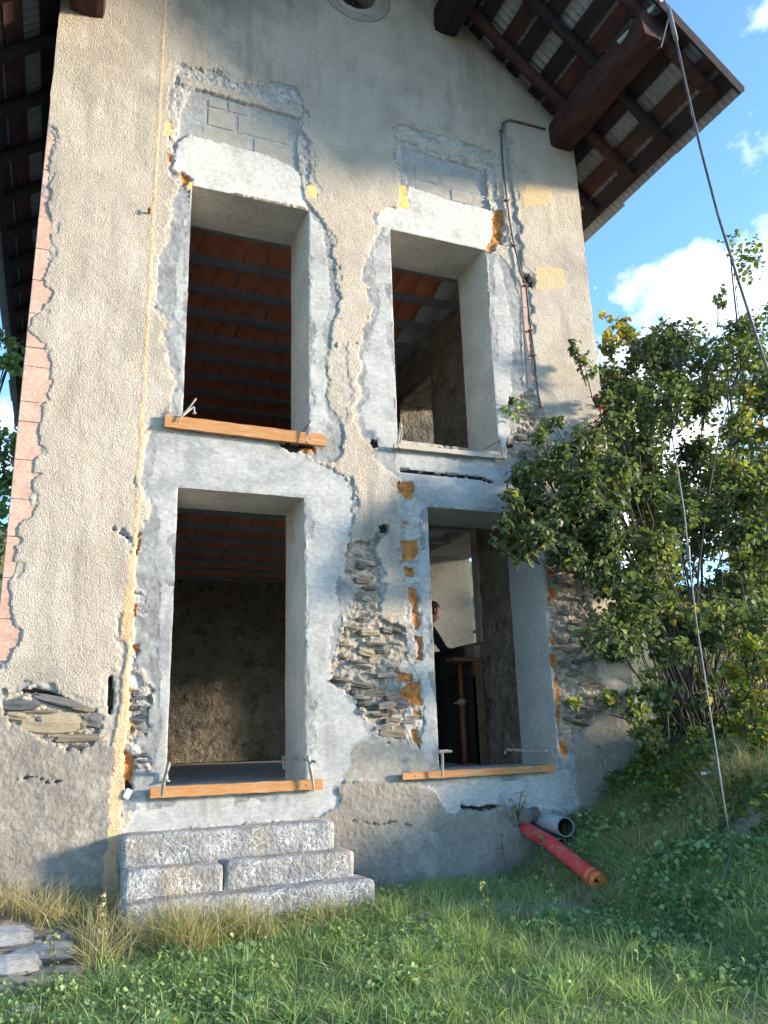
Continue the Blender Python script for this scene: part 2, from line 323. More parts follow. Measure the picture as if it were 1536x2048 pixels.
# scratch coat where the top coat has fallen
reg(OLD, .012, [(205,1348),(245,1352),(262,1345),(258,1500),(240,1500),(195,1490),(205,1440),(222,1400),(210,1370)])
reg(OLD, .02, [(240,1225),(262,1225),(255,1360),(232,1356)])
reg(OLD, .02, [(640,700),(690,690),(705,780),(690,850),(655,830),(650,770)])
# cement plinth
reg(BASE, .02, [(-120,1370),(-10,1400),(30,1445),(60,1465),(95,1478),(140,1495),(185,1485),(205,1470),(232,1490),(242,1500),(245,1640),(250,1660),(250,2100),(-300,2100)])
reg(BASE, .02, [(640,1612),(668,1585),(690,1562),(800,1560),(870,1575),(1150,1640),(1140,1530),(1125,1530),(1140,1500),(1155,1470),(1190,1440),(1215,1430),(1225,1395),(1250,1375),(1310,1380),(1340,1500),(1330,1900),(240,2100),(245,1650),(640,1630)])
reg(PAT, .006, [(690,1490),(770,1474),(830,1492),(862,1535),(800,1546),(800,1562),(690,1562),(682,1550),(695,1520)])
# left jamb smear + concrete, upper left opening
reg(LIM, .022, [(352,132),(385,137),(438,142),(458,168),(500,170),(540,172),(578,178),(600,188),(605,200),(603,240),(608,275),(614,300),(616,340),(604,352),(606,385),(560,300),(420,230),(385,275),(352,283),(346,320),(350,345),(385,372),(360,385),(343,360),(338,310),(350,250),(345,200)])
reg(BBD, .008, [(372,188),(395,172),(420,172),(470,188),(602,222),(598,262),(592,290),(600,345),(560,318),(520,305),(430,283),(380,270),(352,284),(357,250),(360,225),(368,208)])
reg(OLD, .008, [(356,150),(470,184),(602,222),(600,236),(470,200),(358,168)])
reg(SMR, .012, [(352,385),(384,368),(370,850),(334,835),(345,800),(352,766),(344,741),(331,693),(342,658),(330,640),(314,600),(313,560),(318,517),(330,490),(344,441),(345,424),(340,400)])
reg(CON, .006, [(384,420),(384,560),(372,850),(345,845),(352,800),(357,740),(350,700),(345,650),(352,600),(352,540),(362,480),(372,430)])
reg(LNT, .004, [(354,285),(380,271),(430,284),(520,306),(560,320),(597,346),(606,388),(614,416),(500,393),(383,372),(372,355),(352,338),(348,310)])
reg(SMR, .012, [(612,404),(632,430),(648,450),(660,485),(668,530),(672,580),(676,625),(665,650),(656,700),(652,725),(657,760),(652,795),(660,818),(680,840),(688,880),(682,912),(662,926),(640,925),(600,905),(560,890),(612,860)])
reg(CON, .008, [(612,412),(628,440),(645,462),(652,500),(660,560),(668,610),(660,645),(650,690),(648,740),(652,770),(645,800),(650,825),(668,850),(672,880),(640,890),(560,870),(618,862)])
reg(SMR, .01, [(655,845),(684,850),(687,890),(678,915),(655,925),(630,918),(640,900),(652,880)])
# band between floors, left
reg(CON, .006, [(300,862),(288,905),(281,965),(286,1000),(352,1000),(615,1010),(704,1012),(703,985),(690,955),(645,930),(610,915),(600,893),(560,888),(540,876)])
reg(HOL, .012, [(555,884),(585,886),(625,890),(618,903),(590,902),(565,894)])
reg(OCH, .01, [(600,894),(632,896),(630,906),(604,905)])
# lower left surround
reg(MOR, .02, [(252,1380),(300,1370),(306,1400),(300,1480),(302,1520),(262,1540),(246,1560)])
reg(LIM, .02, [(268,1180),(285,1185),(300,1215),(290,1235),(266,1235)])
reg(LIM, .022, [(262,1290),(282,1300),(278,1350),(292,1368),(300,1420),(262,1415)])
reg(LIM, .022, [(250,1495),(290,1490),(308,1505),(300,1530),(252,1530)])
reg(SMR, .008, [(300,960),(352,985),(340,1400),(312,1590),(250,1600),(262,1540),(285,1535),(300,1560),(303,1520),(270,1480),(300,1470),(298,1430),(310,1390),(290,1340),(270,1330),(268,1240),(296,1236),(302,1215),(284,1180),(272,1175),(278,1100),(283,1060),(300,1030),(298,1000)])
reg(CON, .010, [(352,960),(358,960),(345,1350),(336,1560),(308,1560),(318,1480),(322,1380),(318,1300),(322,1180),(310,1120),(318,1040),(300,990),(284,985),(284,960)])
reg(CON, .010, [(611,960),(704,985),(706,1030),(700,1100),(692,1135),(690,1180),(685,1240),(678,1270),(667,1310),(662,1360),(690,1378),(708,1395),(713,1425),(735,1448),(765,1466),(745,1480),(705,1492),(698,1530),(684,1562),(668,1582),(612,1580)])
reg(SMR, .010, [(695,1145),(715,1150),(722,1175),(716,1190),(700,1196),(688,1205)])
reg(SMR, .006, [(700,1213),(745,1212),(752,1230),(735,1236),(702,1228)])
reg(CON, .006, [(248,1600),(300,1594),(645,1572),(668,1578),(680,1592),(676,1612),(640,1633),(520,1645),(330,1662),(247,1668)])
reg(OLD, .008, [(245,1625),(262,1618),(266,1632),(256,1650),(244,1655)])
# ochre fill beside the stripe on the left
for q in ([(268,1290),(275,1292),(276,1308),(268,1312)], [(266,1205),(272,1215),(270,1235),(264,1238)], [(262,1378),(272,1388),(274,1410),(262,1412)], [(260,1430),(276,1438),(272,1465),(260,1466)], [(250,1500),(262,1510),(266,1545),(262,1560),(246,1580)], [(272,1060),(278,1070),(276,1110),(271,1110)]):
    reg(OCH, .010, q)
reg(HOL, .006, [(250,1560),(264,1568),(262,1580),(248,1582)])
# upper right
reg(LIM, .018, [(789,250),(860,266),(990,305),(994,322),(985,330),(986,350),(996,385),(1001,420),(985,426),(975,400),(978,345),(900,322),(806,296),(800,345),(818,372),(797,370),(790,330)])
reg(BBD, .006, [(803,292),(880,315),(974,340),(972,365),(975,400),(982,424),(900,402),(818,376),(806,345),(804,320)])
reg(OLD, .016, [(791,262),(985,318),(988,330),(900,312),(792,280)])
reg(LNT, .005, [(818,374),(900,400),(984,422),(990,445),(984,470),(974,502),(860,478),(782,462),(757,452),(754,436),(764,424),(775,417),(818,420)])
reg(FOM, .003, [(797,370),(814,374),(812,392),(818,412),(814,420),(798,417)])
reg(FOM, .007, [(330,246),(342,250),(344,270),(332,276),(328,262)]); reg(OCH, .006, [(334,308),(343,312),(342,328),(335,324)])
reg(OCH, .006, [(362,343),(384,360),(386,376),(372,376),(362,360)]); reg(FOM, .006, [(368,372),(384,362),(384,378),(374,382)])
reg(FOM, .008, [(614,374),(630,372),(636,388),(630,400),(616,396)]); reg(LIM, .008, [(604,338),(616,340),(618,372),(608,374)])
reg(OCH, .008, [(990,420),(1003,422),(1006,450),(1003,490),(992,486),(990,500),(972,506),(974,492),(986,470),(984,440)])
reg(CON, .010, [(782,460),(794,890),(798,905),(770,908),(752,885),(722,872),(714,850),(716,800),(726,762),(736,742),(722,705),(722,672),(738,650),(746,602),(732,560),(738,512),(748,480),(762,462),(770,450)])
reg(SMR, .012, [(750,900),(800,900),(790,935),(800,960),(770,940),(748,918)])
reg(HOL, .004, [(744,878),(754,880),(756,894),(748,896),(742,886)])
reg(OLD, .014, [(976,500),(1028,500),(1046,560),(1060,660),(1068,780),(1075,800),(1010,800),(1000,700)])
reg(SMR, .016, [(976,500),(1003,512),(1025,545),(1040,600),(1042,680),(1048,770),(1070,800),(1010,890),(1000,700)])
reg(CON, .009, [(974,498),(990,510),(1005,545),(1012,600),(1022,640),(1026,690),(1020,740),(1024,780),(1012,820),(1020,860),(1008,905),(992,890)])
reg(MOR, .018, [(1030,790),(1060,780),(1080,810),(1092,850),(1096,905),(1078,945),(1040,930),(1012,912),(1018,885),(1035,860),(1028,830)])
reg(BRK, .006, [(1042,560),(1054,560),(1066,770),(1050,772)])
reg(BRK, .006, [(1004,250),(1012,246),(1030,410),(1044,545),(1034,545),(1020,420)])
reg(HOL, .008, [(1016,790),(1030,796),(1030,810),(1018,808)]); reg(HOL, .006, [(1012,884),(1030,886),(1026,895),(1014,894)])
reg(HOL, .010, [(1040,545),(1058,548),(1068,566),(1062,580),(1050,570)])
# band between floors, right
reg(CON, .006, [(792,898),(1012,915),(1045,930),(1078,950),(1092,985),(1085,1060),(1000,1035),(855,1020),(834,1010),(824,978),(800,962),(790,935)])
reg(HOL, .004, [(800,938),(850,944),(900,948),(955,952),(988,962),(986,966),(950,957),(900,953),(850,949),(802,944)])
# pier between the lower openings
reg(MOR, .022, [(716,1078),(742,1086),(752,1062),(770,1052),(778,1064),(760,1085),(752,1120),(758,1150),(766,1185),(758,1215),(745,1226),(805,1252),(822,1275),(838,1320),(848,1365),(850,1450),(838,1498),(815,1487),(775,1476),(760,1466),(735,1446),(714,1422),(706,1392),(662,1362),(668,1306),(690,1238),(700,1195),(714,1186),(716,1160),(694,1146),(694,1092)])
reg(LIM, .012, [(800,960),(832,972),(845,1180),(850,1290),(845,1500),(830,1498),(812,1480),(800,1320),(818,1320),(812,1240),(804,1120)])
reg(CON, .010, [(832,1010),(856,1012),(862,1200),(882,1545),(860,1545),(850,1520),(838,1500),(850,1446),(847,1400),(840,1362),(828,1330),(843,1314),(849,1277),(846,1252),(840,1195),(836,1150),(843,1083),(835,1040)])
for q in ([(795,966),(825,964),(830,985),(822,1000),(808,995),(795,985)],[(802,1040),(815,1038),(818,1048),(806,1052)],[(806,1082),(832,1080),(838,1100),(830,1122),(808,1122)],[(808,1135),(828,1135),(828,1155),(812,1155)],[(818,1172),(832,1176),(842,1200),(832,1225),(820,1210)],
          [(824,1218),(838,1226),(844,1250),(834,1262),(826,1245)],[(832,1270),(846,1276),(842,1318),(828,1316),(838,1296)],[(800,1345),(822,1345),(824,1362),(800,1366)],[(820,1362),(842,1366),(842,1410),(812,1410),(798,1398),(806,1380)],[(826,1420),(844,1422),(842,1440),(826,1438)],[(796,1458),(810,1458),(806,1474),(796,1472)],[(826,1460),(838,1464),(842,1500),(828,1482)],[(770,1480),(782,1486),(776,1488)]):
    reg(OCH, .010, q)
# right of the lower right opening
reg(MOR, .022, [(1066,1060),(1110,1050),(1160,1120),(1185,1250),(1205,1380),(1212,1425),(1180,1446),(1160,1466),(1142,1500),(1135,1528),(1110,1545),(1100,1300)])
reg(CON, .006, [(1050,1020),(1080,1060),(1092,1120),(1100,1240),(1096,1290),(1108,1335),(1112,1400),(1116,1470),(1120,1535),(1090,1540)])
reg(SMR, .010, [(1118,1500),(1140,1500),(1148,1535),(1152,1580),(1138,1560),(1120,1545)])
for q in ([(1090,1130),(1104,1120),(1108,1150),(1096,1150)],[(1096,1178),(1112,1174),(1114,1198),(1100,1200)],[(1104,1270),(1114,1272),(1112,1290),(1104,1288)],[(1094,1310),(1110,1306),(1116,1330),(1112,1345),(1100,1330)],[(1106,1350),(1118,1352),(1124,1410),(1120,1455),(1114,1440),(1112,1390)],[(1118,1478),(1136,1480),(1138,1500),(1130,1512),(1120,1500)]):
    reg(OCH, .010, q)
reg(CON, .007, [(803,1556),(1112,1536),(1138,1540),(1142,1560),(1154,1600),(1154,1640),(1120,1634),(1060,1628),(1030,1622),(1000,1606),(930,1612),(908,1626),(895,1624),(882,1602),(862,1580)])
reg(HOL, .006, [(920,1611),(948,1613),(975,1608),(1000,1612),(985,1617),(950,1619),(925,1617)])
reg(LIM, .016, [(1018,1612),(1060,1614),(1140,1622),(1146,1648),(1100,1650),(1046,1640),(1026,1650)])
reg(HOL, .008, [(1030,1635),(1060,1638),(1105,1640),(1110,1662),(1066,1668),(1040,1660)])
# the hole in the render at lower left
reg(MOR, .014, [(6,1386),(45,1380),(75,1376),(115,1388),(140,1400),(168,1414),(196,1424),(206,1442),(200,1464),(196,1482),(180,1488),(160,1502),(138,1494),(96,1478),(60,1464),(30,1446),(8,1424)])
reg(HOL, .006, [(216,1352),(226,1356),(228,1400),(222,1432),(216,1428),(220,1390)])
reg(HOL, .006, [(44,1380),(75,1377),(115,1390),(150,1406),(146,1411),(112,1398),(70,1386),(46,1388)])
reg(HOL, .005, [(704,1748),(716,1752),(742,1782),(736,1786),(716,1768)])
# vertical stripe, left
A.append((STR, .004, np.array([(.418,1.6),(.452,1.6),(.448,9.8),(.432,9.8)]))); A.append((STR, .012, np.array([(.36,.2),(.452,.2),(.452,1.75),(.43,2.3),(.40,1.9),(.37,1.2)])))
A.append((STR, .006, np.array([(.372,2.25),(.45,2.2),(.45,2.9),(.40,2.85)])))
reg(YEL, .03, [(1045,372),(1098,374),(1102,412),(1048,414)]); reg(YEL, .008, [(1068,535),(1122,538),(1126,578),(1070,584)])
# cracks and a few shallow losses
def crack(pts, w=1.3):
    up = [(x, y-w*(.4+.6*((i*7) % 3)/2)) for i, (x, y) in enumerate(pts)]; dn = [(x+.6, y+w*(.4+.6*((i*5) % 3)/2)) for i, (x, y) in enumerate(pts)]; reg(HOL, .001, up+dn[::-1])
crack([(30,1560),(70,1552),(96,1566),(130,1560)], .7); crack([(700,1640),(760,1650),(790,1642),(830,1655)], .6); crack([(1170,1480),(1200,1500),(1205,1530)], .6)
reg(HOL, .003, [(220,1058),(232,1063),(256,1077),(256,1078),(232,1064),(220,1059)]); reg(HOL, .005, [(755,1052),(772,1050),(776,1064),(762,1066)])
# brick quoin, left corner (joined bricks set behind the ragged render edge)
quoin = [(x_-8, y_) for x_, y_ in [(60,200),(101,258),(104,300),(98,340),(92,410),(104,448),(98,495),(97,535),(84,566),(96,590),(84,622),(62,640),(60,668),(88,688),(84,718),(91,762),(80,792),(86,828),(76,866),(84,905),(66,925),(64,978),(61,1010),(44,1034),(30,1085),(30,1140),(20,1170),(28,1264),(20,1304),(5,1336),(-60,1340)]]
reg(SMR, .006, [(x+(8 if i % 29 else 0), y) for i, (x, y) in enumerate(quoin)])
reg(BRK, .003, quoin)

XX, ZZ = np.meshgrid(xs, zs, indexing='ij')
W1 = fbm2(XX*7, ZZ*7, 11, 5, .74); W2 = fbm2(XX*7+50, ZZ*7+31, 23, 5, .74)
W1 = W1+.30*fbm2(XX*34, ZZ*34, 13, 2); W2 = W2+.30*fbm2(XX*34+9, ZZ*34, 14, 2)
def region(X, Z, w1, w2):
    r = np.zeros(X.shape, np.int8)
    for rg, amp, poly in A:
        lo = poly.min(0)-.08; hi = poly.max(0)+.08
        i0, i1 = np.searchsorted(X[:, 0], lo[0]), np.searchsorted(X[:, 0], hi[0]); j0, j1 = np.searchsorted(Z[0], lo[1]), np.searchsorted(Z[0], hi[1])
        if i1 <= i0 or j1 <= j0: continue
        s = (slice(i0, i1), slice(j0, j1)); amp = amp*2.6+.006
        k = inpoly(X[s]+amp*w1[s], Z[s]+amp*w2[s], [tuple(p) for p in poly]); q = r[s]; q[k] = rg; r[s] = q
    return r
def fray(Rg, X, Z):
    # broken rim of the top coat: scratch coat and smears showing along its edge
    other = (Rg != PL) & (Rg != YEL) & (Rg != STR) & (Rg != BASE) & (Rg != OLD); d = np.zeros(Rg.shape, int); cur = other.copy()
    for k in range(1, 6):
        nb = cur.copy(); nb[1:] |= cur[:-1]; nb[:-1] |= cur[1:]; nb[:, 1:] |= cur[:, :-1]; nb[:, :-1] |= cur[:, 1:]; d[nb & ~cur] = k; cur = nb
    n1 = fbm2(X*5+3, Z*5+8, 401, 4, .65); out = Rg.copy(); rim = (d > 0) & (Rg == PL)
    out[rim & (n1 > -.02+d*.045)] = OLD; out[rim & (fbm2(X*4+30, Z*4, 402, 4, .65) > .05+d*.05)] = SMR
    con = (Rg == CON); pl = (Rg == PL); cur = pl.copy(); d2 = np.zeros(Rg.shape, int)
    for k in range(1, 8):
        nb = cur.copy(); nb[1:] |= cur[:-1]; nb[:-1] |= cur[1:]; nb[:, 1:] |= cur[:, :-1]; nb[:, :-1] |= cur[:, 1:]; d2[nb & ~cur] = k; cur = nb
    out[con & (d2 > 0) & (fbm2(X*4.5+70, Z*4.5+5, 403, 4, .65) > -.12+d2*.05)] = SMR
    return out
RV = fray(region(XX, ZZ, W1, W2), XX, ZZ)
ht = np.vectorize(HGT.get)(RV).astype(float); rg_ = np.vectorize(ROUGH.get)(RV).astype(float)
n_f = fbm2(XX*26, ZZ*34, 41, 4, .6); n_m = fbm2(XX*7, ZZ*13, 51, 4, .6); n_l = fbm2(XX*.9, ZZ*.9, 61, 3)
ht = ht+rg_*(n_f*.9+n_m*1.1)+.006*n_l
# bedding in the masonry: long low ridges
bed = np.abs(fbm2(XX*4, ZZ*22+1.5*fbm2(XX*3, ZZ*3, 5, 2), 81, 3))
ht[RV == MOR] += (.042*(bed[RV == MOR]-.22))
Hs = ht.copy(); Hs[1:-1, 1:-1] = .8*ht[1:-1, 1:-1]+.05*(ht[:-2, 1:-1]+ht[2:, 1:-1]+ht[1:-1, :-2]+ht[1:-1, 2:])
YY = WY-Hs
Xv = XX+.0; Zv = ZZ+.0
Xv[0, :] += .010*fbm2(ZZ[0]*5, ZZ[0]*0, 91, 4); Xv[-1, :] += .008*fbm2(ZZ[0]*5, ZZ[0]*0+9, 92, 4)
OCU = (2.225, 8.66, .225)
for k, (a, b, c, d) in OI.items():      # arrises of the openings: slightly worn
    YY[a:b+1, c] = np.minimum(YY[a:b+1, c], WY+.004); YY[a:b+1, d] = WY+.001*W1[a:b+1, d]
    YY[a, c:d+1] = WY+.002*W2[a, c:d+1]; YY[b, c:d+1] = WY+.002*W1[b, c:d+1]
    Xv[a, c:d+1] += .004*W1[a, c:d+1]; Xv[b, c:d+1] += .004*W2[b, c:d+1]; Zv[a:b+1, d] += .004*W1[a:b+1, d]
xc = (xs[:-1]+xs[1:])/2; zc = (zs[:-1]+zs[1:])/2; XC, ZC = np.meshgrid(xc, zc, indexing='ij')
def avg(a): return .25*(a[:-1, :-1]+a[1:, :-1]+a[:-1, 1:]+a[1:, 1:])
RF = fray(region(XC, ZC, avg(W1), avg(W2)), XC, ZC)
keep = ZC < np.where(XC > 2.17, 7.12+SL*(5.40-XC), 7.12+SL*(XC+1.06))+.06
for k, (a, b, c, d) in OI.items(): keep[a:b, c:d] = False
keep &= ((XC-OCU[0])**2+(ZC-OCU[1])**2) > OCU[2]**2
VI = np.arange((nx+1)*(nzr+1)).reshape(nx+1, nzr+1)
Q = np.stack([VI[:-1, :-1], VI[1:, :-1], VI[1:, 1:], VI[:-1, 1:]], -1)
VV = np.stack([Xv.ravel(), YY.ravel(), Zv.ravel()], 1)
surround_of = {'UL': (0, 2.15, 3.55, 6.6), 'UR': (2.15, 4.7, 3.40, 6.7), 'LL': (0, 2.4, .9, 3.55), 'LR': (2.4, 4.7, .9, 3.40)}
def pieces(mask):
    todo = mask.copy(); out = []
    idx = np.argwhere(mask); W_, H_ = mask.shape
    for i, j in idx:
        if not todo[i, j]: continue
        st = [(i, j)]; todo[i, j] = False; comp = []
        while st:
            a, b = st.pop(); comp.append((a, b))
            for c, d in ((a+1, b), (a-1, b), (a, b+1), (a, b-1)):
                if 0 <= c < W_ and 0 <= d < H_ and todo[c, d]: todo[c, d] = False; st.append((c, d))
        out.append(comp)
    return out
def emit_pieces(name, mt, mask):
    rest = np.zeros_like(mask)
    for comp in pieces(mask):
        c = np.array(comp)
        if len(c) >= 40:
            m_ = np.zeros_like(mask); m_[c[:, 0], c[:, 1]] = True; emit(name, mt, m_)
        else: rest[c[:, 0], c[:, 1]] = True
    if rest.any():
        o = emit(name+'_crumbs', mt, rest); o['kind'] = 'stuff'
def emit(name, mt, mask, label=None, extra=None):
    q = Q[mask]; 
    if len(q) == 0: return None
    u, inv = np.unique(q.ravel(), return_inverse=True); v = VV[u]; f = inv.reshape(-1, 4)
    if extra is not None:
        ev, ef = extra; f = np.vstack([f, ef+len(v)]); v = np.vstack([v, ev])
    me = new_mesh(name, v, f, True); kw = {'label': label} if label else {}
    return obj(name, me, M[mt], HOUSE, **kw)
for r, (nm, mt) in NAMES.items():
    if r == CON:
        for k, (x0, x1, c0, c1) in surround_of.items():
            a, b, c, d = OI[k]
            loop = [(i, c) for i in range(a, b)]+[(b, j) for j in range(c, d)]+[(i, d) for i in range(b, a, -1)]+[(a, j) for j in range(d, c, -1)]
            base = np.array([(Xv[i, j], YY[i, j], Zv[i, j]) for i, j in loop]); rings = [base]; L = len(loop)
            for t in range(1, 13):
                y = WY+.555*t/12; w = np.array([(xs[i], y, zs[j]) for i, j in loop])
                nn = np.array([((-1 if i == b else 1 if i == a else 0), 0, (-1 if j == d else 1 if j == c else 0)) for i, j in loop], float)
                am = .004*fbm2(w[:, 0]*3+w[:, 2]*3, w[:, 1]*5, 33, 3); rings.append(w+nn*am[:, None])
            ev = np.vstack(rings); ef = []
            for t in range(12):
                for i in range(L): p = t*L+i; q2 = t*L+(i+1) % L; ef.append((p, p+L, q2+L, q2))
            m2 = (RF == r) & keep & (XC >= x0) & (XC < x1) & (ZC >= c0) & (ZC < c1)
            big = max(pieces(m2), key=len); mb_ = np.zeros_like(m2); bb = np.array(big); mb_[bb[:, 0], bb[:, 1]] = True
            if (m2 & ~mb_).any(): emit_pieces('cement_splash', mt, m2 & ~mb_)
            o = emit(nm, mt, mb_, {'UL': 'pale concrete surround of the upper left opening', 'UR': 'pale concrete surround of the upper right opening', 'LL': 'bluish concrete surround of the doorway above the steps', 'LR': 'bluish concrete surround of the lower right doorway'}[k])
            rv = obj('reveal', new_mesh('reveal', ev, np.array(ef), False), M['concrete_in'], o)
        continue
    emit_pieces(nm, mt, (RF == r) & keep)

def box_wall(name, mt, x0, x1, y0, y1, zlo, zhi, holes=(), axis='x', parent=HOUSE, **kw):
    """wall with rectangular holes; axis = direction the wall runs along"""
    mb = MB(); a0, a1 = (x0, x1) if axis == 'x' else (y0, y1)
    sa = sorted({a0, a1, *[h[0] for h in holes], *[h[1] for h in holes]}); sz = sorted({zlo, zhi, *[h[2] for h in holes], *[h[3] for h in holes]})
    for i in range(len(sa)-1):
        for j in range(len(sz)-1):
            ca = (sa[i]+sa[i+1])/2; cz = (sz[j]+sz[j+1])/2
            if any(h[0] < ca < h[1] and h[2] < cz < h[3] for h in holes): continue
            if axis == 'x': mb.box((sa[i], y0, sz[j]), (sa[i+1], y1, sz[j+1]))
            else: mb.box((x0, sa[i], sz[j]), (x1, sa[i+1], sz[j+1]))
    o = mb.obj(name, M[mt], parent, **kw); bm = bmesh.new(); bm.from_mesh(o.data); bmesh.ops.remove_doubles(bm, verts=bm.verts, dist=1e-4)
    seen = {}
    for f in bm.faces: seen.setdefault(tuple(sorted(v.index for v in f.verts)), []).append(f)
    bmesh.ops.delete(bm, geom=[f for l in seen.values() if len(l) > 1 for f in l], context='FACES_ONLY'); bm.to_mesh(o.data); bm.free(); return o
e = .012
box_wall('wall_core', 'inwall', XL+.03, XR-.03, 5.86, 6.295, .1, 7.3, [(a-e, b+e, c-e, d+e) for a, b, c, d in OPEN.values()])
# gable core above the eaves
mb = MB(); n = 24
for i in range(n):
    xa = XL+.03+(XR-XL-.06)*i/n; xb = XL+.03+(XR-XL-.06)*(i+1)/n
    if abs((xa+xb)/2-OCU[0]) < .3:
        mb.box((xa, 5.86, 7.3), (xb, 6.29, OCU[1]-.26)); mb.box((xa, 5.86, OCU[1]+.26), (xb, 6.29, min(zroof(xa), zroof(xb))-.02)); continue
    mb.box((xa, 5.86, 7.3), (xb, 6.29, min(zroof(xa), zroof(xb))-.02))
mb.obj('gable_core', M['inwall'], HOUSE)
# side and back walls
SW = [(7.33, 8.64, 2.44, 3.66), (9.35, 10.25, 1.35, 2.7), (8.2, 9.2, 4.6, 5.9)]  # second opening is unseen, added to let sun onto the inner wall
box_wall('side_wall', 'inwall', 4.08, 4.62, 6.295, 13.5, .1, 7.6, SW, 'y')
box_wall('side_render', 'plaster', 4.625, 4.672, 5.80, 13.6, .1, 7.6, SW, 'y')
box_wall('side_wall', 'inwall', XL+.04, .21, 6.295, 13.5, .1, 7.5, (), 'y')
box_wall('side_render', 'plaster', XL+.005, XL+.035, 5.80, 13.6, .1, 7.6, (), 'y')
box_wall('back_wall', 'inwall', .21, 4.08, 13.0, 13.5, .1, 7.4, ())
box_wall('inner_wall', 'inwall', .211, 4.079, 11.1, 11.5, 1.2, 3.7, ())
mb = MB()
for i in range(16):
    xa = XL+.05+(XR-XL-.1)*i/16; xb = XL+.05+(XR-XL-.1)*(i+1)/16; mb.box((xa, 13.02, 7.4), (xb, 13.48, min(zroof(xa), zroof(xb))-.03))
mb.obj('back_gable', M['inwall'], HOUSE)
# rough faces of the inner walls that show through the openings
def rough_sheet(name, mt, o, u, v, nu, nv, amp, seed, nrm, holes=()):
    o, u, v, nrm = map(np.array, (o, u, v, nrm)); a, b = np.meshgrid(np.linspace(0, 1, nu), np.linspace(0, 1, nv), indexing='ij')
    lu, lv = np.linalg.norm(u), np.linalg.norm(v); h = amp*(fbm2(a*lu*3, b*lv*5, seed, 5, .62)+.4*fbm2(a*lu*14, b*lv*20, seed+9, 3))
    pts = o+a[..., None]*u+b[..., None]*v+h[..., None]*nrm; I = np.arange(nu*nv).reshape(nu, nv)
    q = np.stack([I[:-1, :-1], I[1:, :-1], I[1:, 1:], I[:-1, 1:]], -1).reshape(-1, 4); c = pts.reshape(-1, 3)[q].mean(1)
    k = np.ones(len(q), bool)
    for (y0, y1, za, zb) in holes: k &= ~((c[:, 1] > y0) & (c[:, 1] < y1) & (c[:, 2] > za) & (c[:, 2] < zb))
    return obj(name, new_mesh(name, pts.reshape(-1, 3), q[k], True), M[mt], HOUSE)
rough_sheet('inner_wall_face', 'inwall', (4.05, 6.29, 1.2), (0, 6.8, 0), (0, 0, 5.2), 190, 150, .055, 3, (-1, 0, 0), [(h[0]-.03, h[1]+.03, h[2]-.03, h[3]+.03) for h in SW])
rough_sheet('inner_wall_face', 'inwall', (.2, 11.07, 1.25), (3.9, 0, 0), (0, 0, 2.5), 110, 80, .04, 5, (0, -1, 0))
rough_sheet('inner_wall_face', 'inwall', (.2, 12.97, 3.9), (3.9, 0, 0), (0, 0, 2.6), 80, 60, .04, 6, (0, -1, 0))
# side window lining: concrete jambs, head and formwork sill
h = SW[0]
MB().box((4.03, h[1]-.02, h[2]), (4.70, h[1]+.10, h[3])).box((4.03, h[0]-.10, h[2]), (4.70, h[0]+.02, h[3])).box((4.03, h[0]-.1, h[3]-.02), (4.70, h[1]+.1, h[3]+.12)).obj('side_window_lining', M['concrete_in'], HOUSE, bevel=.006)
MB().box((4.01, h[0]+.021, h[2]-.15), (4.72, h[1]-.021, h[2]-.02)).obj('side_window_sill', M['greywood'], HOUSE, bevel=.004)
# floors
MB().box((.21, 5.99, 1.05), (4.08, 13.0, 1.235)).obj('ground_floor_slab', M['slab'], HOUSE)
MB().box((.21, 6.296, 3.74), (4.08, 13.0, 3.90)).obj('upper_floor_slab', M['slab'], HOUSE)
MB().box((.21, 6.296, 6.46), (4.08, 13.0, 6.60)).obj('attic_slab', M['slab'], HOUSE)
# ceilings: concrete joists with arched hollow tiles between
def ceiling(z, y0, rows, cols, label):
    c = empty_part('ceiling', label)
    step = .56; tw = .245; x0 = .40
    jm = MB().box((-1.94, -.06, -.10), (1.94, .06, .0)).mesh('joist'); jm.materials.append(M['joist'])
    v = []; nA = 6
    for s in range(nA+1):
        a = -1+2*s/nA; y = a*(step/2-.055); zz = -.045+.045*(1-a*a)
        v += [(-tw/2+.004, y, zz), (-tw/2+.010, y, zz-.012), (tw/2-.018, y, zz-.006), (tw/2-.004, y, zz+.004)]
    f = [(s*4+j, s*4+4+j, s*4+5+j, s*4+1+j) for s in range(nA) for j in range(3)]
    tm = new_mesh('hollow_tile', v, f, True); tm.materials.append(M['tile'])
    ts = new_mesh('grey_slab', v, f, True); ts.materials.append(M['foamslab'])
    for r_ in range(rows):
        yc = y0+r_*step; j = obj('joist', jm, None, c); j.location = (2.145, yc, z); 
        for q in range(cols):
            last = q == cols-1; x = .40+q*tw
            t = obj('ceiling_slab' if last else 'hollow_tile', ts if last else tm, None, c); t.location = (x+random.uniform(-.003, .003), yc+step/2, z+random.uniform(-.006, .004)); t.rotation_euler.x = random.uniform(-.012, .012)
def empty_part(name, label=None):
    o = bpy.data.objects.new(name, None); COL.objects.link(o); o.parent = HOUSE
    if label: o['label'] = label
    return o
ceiling(6.46, 6.80, 11, 15, 'upper ceiling of red hollow tiles between grey joists')
ceiling(3.74, 6.80, 8, 15, 'dark lower ceiling of hollow tiles between joists')

